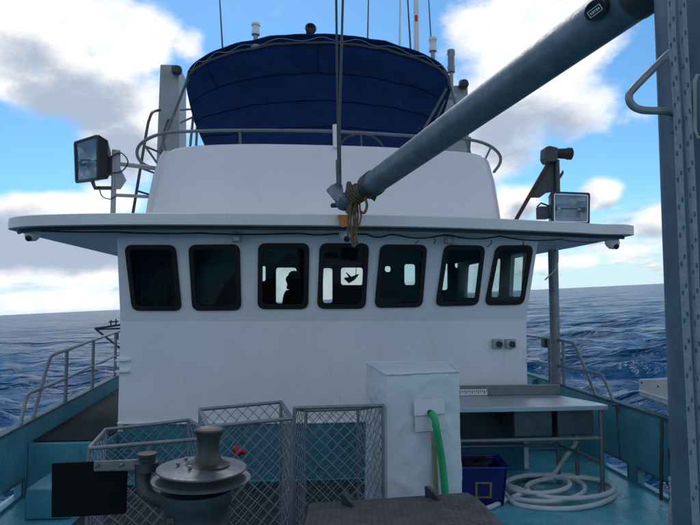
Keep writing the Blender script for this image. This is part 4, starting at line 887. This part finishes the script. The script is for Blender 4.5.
# ------------------------------------------------------------------ wire mesh cages
def chainlink(m, a, b, tb, ta, cell=.085, r=.0024, seed=0):   # woven diagonals over the quad a-b-tb-ta
    rg = random.Random(seed); W = (b-a).length; H = ((ta-a).length+(tb-b).length)/2; n = (b-a).cross(ta-a).normalized()
    def at(x, y): s_ = x/W; t_ = y/H; return a.lerp(b, s_).lerp(ta.lerp(tb, s_), t_)
    for fam in (1, -1):
        c = math.ceil((-H if fam > 0 else 0)/cell)*cell; end = W if fam > 0 else W+H
        while c < end:
            if fam > 0: y0, y1 = max(0, -c), min(H, W-c)
            else: y0, y1 = max(0, c-W), min(H, c)
            if y1-y0 > .02:
                k = max(1, int((y1-y0)/(cell/2))); pts = []
                for i in range(k+1):
                    y = y0+(y1-y0)*i/k; x = c+fam*y; q = at(x, y)
                    e = rg.uniform(-.003, .003)
                    pts.append(q+n*(r*1.2*fam*(1 if i % 2 else -1)+.008*math.sin(x*5+y*4+seed))+(b-a).normalized()*e+Vector((0, 0, rg.uniform(-.003, .003))))
                m.tube(pts, r, 4, cap=False)
            c += cell
def cage(corners, z0, label, seed, cell=.085):
    # corners: FL, FR, BR, BL top points
    base = sum(corners, Vector())/4; base.z = z0
    t = thing('mesh_cage', label, 'cage', base, 'wire mesh cages on the deck')
    n = 4; low = [Vector((p.x, p.y, z0)) for p in corners]
    zb = 0.004
    part('top_frame', lambda m: [m.tube([corners[i], corners[(i+1) % 4]], .0125, 10) for i in range(4)], 'galvanised', t)
    part('bottom_frame', lambda m: [m.tube([low[i]+Vector((0, 0, .014)), low[(i+1) % 4]+Vector((0, 0, .014))], .0125, 8) for i in range(4)], 'galvanised', t)
    for i in range(4): part('corner_post', lambda m: m.tube([low[i]+Vector((0, 0, .004)), corners[i]], .0115, 8), 'galvanised', t)
    for i in range(4):
        a, b = low[i]+Vector((0, 0, .014)), low[(i+1) % 4]+Vector((0, 0, .014))
        part('mesh_panel', lambda m: chainlink(m, a, b, corners[(i+1) % 4], corners[i], cell, .0024, seed+i), 'mesh_wire', t)
    return t
def quad(fl_, fr_, br_, bl_, z): return [Pz(*q, z) for q in (fl_, fr_, br_, bl_)]
cage(quad((89, 448.5), (219, 437.5), (189, 420), (106, 429.5), 1.0), .016, 'low left mesh cage behind the black rubber flap', 10)
cage(quad((208, 426.5), (292, 418.5), (281, 402), (200, 409.5), 1.15), .016, 'middle mesh cage behind the capstan', 20)
cage([Pd(294.5, 408, 3.95), Pd(383, 405.5, 4.0), Pd(358, 409, 4.5), Pd(306, 410.5, 4.45)], .016, 'right mesh cage beside the white covered box', 30)
m = MB(); m.prism([(-1.9, 2.2, .003), (1.25, 2.2, .003), (1.25, 6.28, .003), (-1.9, 6.28, .003)], (0, 0, .012)); one('shade_mat', m, 'deck_shade', 'dark sheet added for shade on the deck under the wire cages', 'mat')  # dark sheet added, its colour gives the shade around the cages
# red float inside the middle cage
rc = Pd(239, 451, 4.35); m = MB(); m.tube([rc+Vector((-.05, 0, .02)), rc+Vector((0, 0, 0)), rc+Vector((.05, 0, -.01))], [.02, .035, .012], 10)
rf_ = thing('red_float', 'small red float on a cord showing above the capstan discs', 'float', (rc.x, rc.y, .016)); m.build('float_body', 'red_plastic', rf_); part('cord', lambda q: q.tube([rc+Vector((0, .02, -.01)), Vector((rc.x+.02, rc.y+.05, .6)), Vector((rc.x, rc.y+.02, .02))], .004, 5), 'wire_steel', rf_)

# ------------------------------------------------------------------ capstan and its arm
cd = 2.42; cc = Pd(197.5, 468, cd); cx, cy = cc.x, cc.y
zt = Pd(197, 429, cd).z; zU = Pd(197, 466, cd).z; zL = Pd(197, 477.5, cd).z
u = cd/FOC
cp = thing('capstan', 'worn steel capstan with two wide discs and a spool head in the foreground', 'capstan', (cx, cy, .0))
part('spool', lambda m: m.lathe((cx+.004, cy, 0), (.03, 0, 1), [(22*u, zU+.009), (18*u, zU+.014), (14*u, zU+.026), (11.6*u, zU+.05), (10.6*u, zU+.08), (11*u, zU+.105), (13.5*u, zt-.018), (14.8*u, zt-.006), (14*u, zt), (11*u, zt-.006), (2*u, zt-.006)], 32), 'brass_worn', cp)
ud = part('upper_disc', lambda m: m.lathe((cx-.006, cy, 0), (.02, 0, 1), [(24*u, zU-.020), (41*u, zU-.018), (44*u, zU-.012), (44*u, zU-.006), (42*u, zU-.003), (26*u, zU+.001), (23*u, zU+.008), (15*u, zU+.010), (3*u, zU+.010)], 56), 'disc_steel', cp)
for k in range(6):
    t = math.pi/3*k+.3; part('bolt', lambda m: m.lathe((cx+19*u*math.cos(t), cy+19*u*math.sin(t), zU+.012), (0, 0, 1), [(.008, 0), (.008, .01), (.002, .011)], 6), 'worn_steel', ud)
part('lower_disc', lambda m: m.lathe((cx-.006, cy, 0), (.02, 0, 1), [(22*u, zL-.03), (40*u, zL-.016), (48*u, zL-.006), (48.5*u, zL), (46*u, zL+.002), (30*u, zL-.006), (4*u, zL-.006)], 56), 'disc_steel', cp)
part('drum', lambda m: m.lathe((cx, cy, 0), (0, 0, 1), [(31*u, .9), (32*u, zL-.20), (33*u, zL-.19), (33*u, zL-.175), (31.5*u, zL-.165), (31.5*u, zL-.12), (34*u, zL-.10), (36*u, zL-.07), (35*u, zL-.045), (26*u, zL-.035)], 44), 'drum_steel', cp)
part('pedestal', lambda m: m.lathe((cx, cy, .004), (0, 0, 1), [(.24, 0), (.24, .03), (.11, .05), (.10, .6), (.14, .9)], 32), 'drum_steel', cp)
part('bolted_clip', lambda m: (m.box((cx-20*u, cy-31*u*.82, zL-.16), (.03, .02, .08)), m.lathe((cx-20*u, cy-31*u*.85, zL-.15), (0, -1, 0), [(.009, 0), (.009, .018), (.002, .02)], 6)), 'dark_metal', cp, bevel=.003)
arm = thing('hauler_arm', 'grey flat steel arm reaching left from the capstan', 'arm', Pd(150, 466, 2.45))
part('bar', lambda m: m.hexa([Pd(93.5, 471.5, 2.46), Pd(152, 470.5, 2.5), Pd(152, 470.5, 2.56), Pd(93.5, 471.5, 2.52), Pd(94, 461, 2.46), Pd(152, 458.5, 2.5), Pd(152, 458.5, 2.56), Pd(94, 461, 2.52)]), 'worn_steel', arm, bevel=.006)
part('pivot', lambda m: m.lathe(Pd(147, 456, 2.5), (0, 0, 1), [(.05, -.06), (.05, -.025), (.034, -.02), (.034, -.004), (.04, 0), (.04, .012), (.01, .014)], 18), 'drum_steel', arm)
part('elbow', lambda m: m.tube(smooth_path([Pd(148, 462, 2.5), Pd(143, 476, 2.5), Pd(147, 492, 2.48), Pd(160, 499, 2.45), Pd(176, 500, 2.42)], 6), .034, 14), 'drum_steel', arm)
for k, (px, py) in enumerate(((97, 466.5), (121, 466))): part('bolt', lambda m: m.lathe(Pd(px, py, 2.45), (0, -1, 0), [(.007, -.02), (.007, .006), (.002, .007)], 6), 'dark_metal', arm)
m = MB(); q = [Pd(51.5, 463.5, 2.5), Pd(92, 462, 2.5), Pd(127, 463, 2.52), Pd(126, 500, 2.52), Pd(125.5, 514, 2.52), Pd(95, 516, 2.5), Pd(51, 518, 2.5)]
m.prism(q, (0, .018, 0)); one('rubber_flap', m, 'black_mat', 'black rectangular rubber flap hanging from the hauler arm', 'flap', bevel=.004)

# ------------------------------------------------------------------ covered box, hoses, hatch, crate, table
def cover_box():
    z1 = 1.38; FLc, FRc, BRc, BLc = Pz(386.5, 375, z1), Pz(458.5, 372, z1), Pz(449, 363, z1), Pz(366.5, 362.5, z1)
    t = thing('covered_box', 'tall box under a creased white tarpaulin cover', 'box', (FLc+FRc+BRc+BLc)/4); t.location.z = .004
    m = MB(); N_ = 30; NZ = 60
    cor = [FLc, FRc, BRc, BLc]
    nrm2 = lambda a, b: (b-a).cross(Vector((0, 0, 1))).normalized()
    ring_pts = []
    for i in range(4):
        a, b = cor[i], cor[(i+1) % 4]
        for k in range(N_): ring_pts.append((a.lerp(b, k/N_), nrm2(a, b), k/N_))
    ctr = sum(cor, Vector())/4
    def crease(p): return (1-min(1, abs(mnoise.noise(p))*3.2))**2
    def disp(p): return .012*mnoise.noise(p*3.1)+.010*crease(Vector((p.x*4+p.z*2.2, p.y*4, p.z*2.6+4)))+.009*crease(Vector((p.x*7-p.z*5, p.y*7+2, p.z*4.5)))+.004*mnoise.noise(p*14)
    rings_ = []
    for j in range(NZ+1):
        z = .004+(z1-.004)*j/NZ; flare = .02*(1-j/NZ)
        row = []
        for p, n_, k in ring_pts:
            q_ = Vector((p.x, p.y, z)); e = min(k, 1-k); q_ += n_*(flare+disp(q_)*min(1, e*6+.2)*min(1, (NZ-j)*.5+.2)); row.append(q_)
        rings_.append(row)
    for s in (.97, .75, .5, .25, .02):
        row = []
        for p, n_, k in ring_pts:
            q_ = ctr+(p-ctr)*s; q_.z = z1+.012*(1-s)+disp(q_*1.3)*.6; row.append(q_)
        rings_.append(row)
    loft(m, rings_, True); cv = m.build('cover', 'tarp_white', t, angle=50, bevel=.0)
    hem = [p+Vector((0, 0, .004))+(p-ctr).normalized()*.006 for p in cor]
    part('edge_piping', lambda q: [q.tube([hem[i].lerp(hem[(i+1) % 4], k/12)+Vector((0, 0, .006*mnoise.noise(Vector((k*.7, i, 0))))) for k in range(13)], .008, 6) for i in range(4)], 'tarp_white', cv)
    n_ = nrm2(FLc, FRc); n_ = n_ if n_.y < 0 else -n_
    pf = lambda px, py, off: onplane(px, py, FLc+n_*off, n_)
    part('flap', lambda q: q.prism([pf(413.5, 400, .03), pf(444, 398, .03), pf(444.5, 413.5, .045), pf(414, 416, .045)], n_*.006), 'tarp_white', cv, bevel=.002)
    part('flap', lambda q: q.prism([pf(414.5, 414, .028), pf(444.5, 412, .028), pf(445, 430, .03), pf(415, 432, .03)], n_*.006), 'tarp_white', cv, bevel=.002)
    part('grommet', lambda q: q.lathe(pf(430.5, 413, .055), n_, [(.022, -.02), (.022, .006), (.012, .008)], 16), 'print_black', cv)
    hose = smooth_path([pf(431, 413, .06), pf(434.5, 418, .09), pf(437, 432, .10), pf(441, 455, .08), pf(444, 480, .08), pf(446, 510, .09), Vector((pf(446, 510, .09).x, pf(446, 510, .09).y, .04))], 6)
    q = MB(); q.tube(hose, .026, 12); one('green_hose', q, 'green_hose', 'green hose coming out of the white covered box', 'hose')
    q = MB(); q.prism([pf(431, 432, .035), pf(435.5, 432, .035), pf(438.5, 500, .035), pf(434, 500, .035)], n_*.006); o = q.build('strap', 'strap_web', cv)
cover_box()

def hatch():
    z = .72; P4 = [Pz(309, 503, z), Pz(467, 492, z), Pz(477, 497, z), Pz(512, 530, z)]
    fl_ = Pz(303, 530, z); nl = fl_+(fl_-P4[0])*1.2; nr_ = P4[3]+(P4[3]-P4[2])*1.2
    t = thing('deck_hatch', 'raised steel hatch with a rough tread plate in the bottom foreground', 'hatch', sum(P4, Vector())/4); t.location.z = .004
    poly = [nl, P4[0], P4[1], P4[2], nr_]
    part('coaming', lambda m: m.prism([Vector((p.x, p.y, .006)) for p in inset(poly, .05)], (0, 0, z-.046)), 'hatch_steel', t, smooth=False)
    lid = part('lid', lambda m: m.prism([p+Vector((0, 0, -.035)) for p in poly], (0, 0, .035)), 'hatch_steel', t, bevel=.008)
    # raised tread bars
    a, b = P4[0], P4[1]; ux = (b-a).normalized(); uy = (nl-a).normalized()
    m = MB(); W = (b-a).length+.04; H_ = 1.0; k = 0
    for j in range(int(H_/.034)):
        for i in range(int(W/.034)):
            p = a+ux*(.03+i*.034)+uy*(.03+j*.034); s = 1 if (i+j) % 2 else -1
            if (p-a).dot(ux) > W-.06+.12*max(0, (p-a).dot(uy)): continue
            d_ = (ux+uy*s).normalized(); e_ = Vector((-d_.y, d_.x, 0)); h = .0035
            m.hexa([p-d_*.013-e_*.004+Vector((0, 0, .0005)), p+d_*.013-e_*.004+Vector((0, 0, .0005)), p+d_*.013+e_*.004+Vector((0, 0, .0005)), p-d_*.013+e_*.004+Vector((0, 0, .0005)), p-d_*.008-e_*.0015+Vector((0, 0, h)), p+d_*.008-e_*.0015+Vector((0, 0, h)), p+d_*.008+e_*.0015+Vector((0, 0, h)), p-d_*.008+e_*.0015+Vector((0, 0, h))])
    tr_ = m.build('tread', 'hatch_steel', lid, smooth=False); tr_['kind'] = 'stuff'
    for px, py in ((346.5, 505), (431, 498)):
        c = Pz(px, py, z); part('hinge_lug', lambda q: (q.prism([c+Vector((-.03, .03, 0)), c+Vector((.03, -.05, 0)), c+Vector((.02, -.05, .03)), c+Vector((-.02, .01, .065)), c+Vector((-.035, .03, .06))], (.02, .012, 0))), 'dark_metal', t, bevel=.004)
hatch()

def crate():
    c0 = Pz(466, 506, 0); 
    FR_ = Pz(504, 506.5, .002); FLp = Pz(459, 497, .002); 
    ux = Vector((math.cos(YAW), -math.sin(YAW), 0)); uy = Vector((-ux.y, ux.x, 0)); W = .40; D = .36; Hh = .36
    FLp = FR_-ux*W
    t = thing('crate', 'blue plastic crate with a yellow square outline on deck under the table', 'crate', FLp+ux*W/2+uy*D/2); t.location.z = .004
    def pt(a, b, z, fl=0): return FLp+ux*(a*W+(a-.5)*2*fl)+uy*(b*D+(b-.5)*2*fl)+Vector((0, 0, z))
    body = []
    th = .03
    for (a0, b0, a1, b1) in ((0, 0, 1, 0), (1, 0, 1, 1), (1, 1, 0, 1), (0, 1, 0, 0)):
        P0, P1, P2, P3 = pt(a0, b0, .006), pt(a1, b1, .006), pt(a1, b1, Hh, .03), pt(a0, b0, Hh, .03)
        inn = (pt(.5, .5, 0)-(P0+P1)/2); inn.z = 0; inn = inn.normalized()*th
        part('side', lambda m: m.prism([P0, P1, P2, P3], inn), 'blue_plastic', t, bevel=.006)
    part('base', lambda m: m.prism([pt(.02, .02, .006), pt(.98, .02, .006), pt(.98, .98, .006), pt(.02, .98, .006)], (0, 0, .02)), 'blue_plastic', t)
    rim = [pt(0, 0, Hh, .045), pt(1, 0, Hh, .045), pt(1, 1, Hh, .045), pt(0, 1, Hh, .045)]
    part('rim', lambda m: [m.tube([rim[i], rim[(i+1) % 4]], .014, 8) for i in range(4)], 'blue_plastic', t)
    fn = -uy
    f0 = lambda a, z: pt(a, 0, z, .03*z/Hh)+fn*.006
    part('yellow_square', lambda m: m.ring([f0(.34, .08), f0(.70, .08), f0(.70, .23), f0(.34, .23)], [f0(.39, .098), f0(.65, .098), f0(.65, .212), f0(.39, .212)], fn*.004), 'yellow_mark', t, smooth=False)
    m = MB(); rg = random.Random(3); pts = []
    for i in range(60): a = i*.7; rr_ = .05+.10*rg.random(); pts.append(pt(.5, .5, Hh-.02+.03*rg.random())+Vector((rr_*math.cos(a), rr_*math.sin(a)*1.1, 0)))
    m.tube(smooth_path(pts, 4), .010, 6); one('tangled_line', m, 'cloth_dark', 'dark tangled line lying in the blue crate', 'rope')
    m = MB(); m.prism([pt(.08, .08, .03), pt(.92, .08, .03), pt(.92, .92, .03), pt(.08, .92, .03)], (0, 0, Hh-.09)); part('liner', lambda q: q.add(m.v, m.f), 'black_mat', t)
crate()

def table():
    zt_ = .87; F0, F1, B1 = Pz(440, 409, zt_), Pz(605.5, 404.3, zt_), Pz(562, 396.5, zt_)
    yf = (F0.y+F1.y)/2; x0, x1 = 1.15, F1.x; yb = 6.34
    t = thing('steel_table', 'stainless steel work table with sinks against the wheelhouse', 'table', ((x0+x1)/2, yf+.3, .004))
    top = part('top', lambda m: m.prism([(x0, yf, zt_-.05), (x1, yf, zt_-.05), (x1, yf+.1, zt_-.05), (B1.x, B1.y+.1, zt_-.05), (B1.x, yb, zt_-.05), (x0, yb, zt_-.05)], (0, 0, .05)), 'stainless', t, bevel=.006)
    bsp = part('backsplash', lambda m: m.span(x0, Py(560, 390, yb-.05).x, yb-.06, yb-.01, zt_+.001, Py(520, 384.5, yb).z), 'stainless_dull', t, bevel=.004)
    # ruled white strip on the backsplash
    s0, s1 = Py(459, 389.5, yb-.07), Py(487.5, 397, yb-.07)
    rl_ = part('rule_strip', lambda m: m.span(s0.x, s1.x, yb-.068, yb-.062, max(s1.z, zt_+.005), s0.z), 'white_plastic', t)
    for k in range(14):
        xx = s0.x+(s1.x-s0.x)*(k+.5)/14; hh = (s0.z-s1.z)*(.45 if k % 3 == 0 else .25); part('tick', lambda m: m.span(xx-.0035, xx+.0035, yb-.0705, yb-.069, s0.z-.012-hh, s0.z-.012), 'print_black', rl_, smooth=False)
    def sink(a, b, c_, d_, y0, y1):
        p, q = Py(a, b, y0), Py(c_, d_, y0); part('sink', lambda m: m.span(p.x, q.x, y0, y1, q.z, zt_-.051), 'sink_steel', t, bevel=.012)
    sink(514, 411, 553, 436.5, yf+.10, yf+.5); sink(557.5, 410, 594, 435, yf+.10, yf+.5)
    legs = [(F1.x-.05, yf+.06), (F1.x-.13, yf+.42), (x0+.08, yf+.06), (Py(558, 440, yf+.55).x, yf+.55)]
    for x, y in legs: part('leg', lambda m: (m.tube([(x, y, .006), (x, y, zt_-.052)], .021, 12), m.lathe((x, y, .005), (0, 0, 1), [(.035, 0), (.035, .012), (.022, .03)], 12)), 'stainless_dull', t)
    part('shade_panel', lambda m: m.span(x0+.02, F1.x-.25, yb-.10, yb-.07, .42, zt_-.055), 'dark_metal', t, smooth=False)  # dark sheet added to stand in for the shadow under the table
    z2 = Py(520, 440, yf+.06).z
    part('shelf_rail', lambda m: m.tube([(x0+.05, yf+.06, z2), (F1.x-.05, yf+.06, z2)], .02, 10), 'stainless_dull', t)
    part('shelf_rail', lambda m: m.tube([(x0+.05, yf+.55, .36), (legs[3][0], yf+.55, .36)], .018, 10), 'stainless_dull', t)
    part('shelf_rail', lambda m: m.tube([(F1.x-.05, yf+.06, .30), (legs[3][0], yf+.55, .36)], .018, 10), 'stainless_dull', t)
    return yf
yf = table()
# white hose coil on deck
def coil():
    pts = []
    C0 = Pz(553, 492, 0); rg = random.Random(11)
    def z(h): return h
    loops = [((545, 487), 45, 12), ((558, 489), 52, 13.5), ((552, 493), 38, 11)]
    seq = []
    def el(cx_, cy_, a_, b_, t0, t1, n=22, h=.026): 
        for i in range(n):
            t = t0+(t1-t0)*i/n; seq.append((cx_+a_*math.cos(t), cy_+b_*math.sin(t), h+.01*math.sin(t*1.3)))
    el(557, 492, 58, 17, math.pi*.85, math.pi*.85+2*math.pi, h=.027)
    el(543, 488.5, 42, 13, math.pi*.85, math.pi*.85+2*math.pi, h=.05)
    el(570, 488, 44, 10.5, math.pi*.9, math.pi*.9+2*math.pi, h=.075)
    el(538, 484, 32, 9, math.pi*1.0, math.pi*1.6+2*math.pi, n=28, h=.09)
    P = [Pz(a, b, h) for a, b, h in seq]
    tail = [Pz(480, 506, .026), Pz(470, 506, .026)]
    lead = [Pz(553, 474, .07), Pz(558, 468, .12), Py(566, 456, yf+.45), Py(574, 446, yf+.4), Py(577, 437, yf+.35)]
    m = MB(); m.tube(smooth_path([Pz(468, 509, .03), Pz(485, 509, .026)]+P+lead, 3), .0225, 10); 
    t = thing('white_hose', 'coiled white hose lying on the teal deck by the table', 'hose', (C0.x, C0.y, .0)); m.build('coil', 'white_hose', t)
coil()
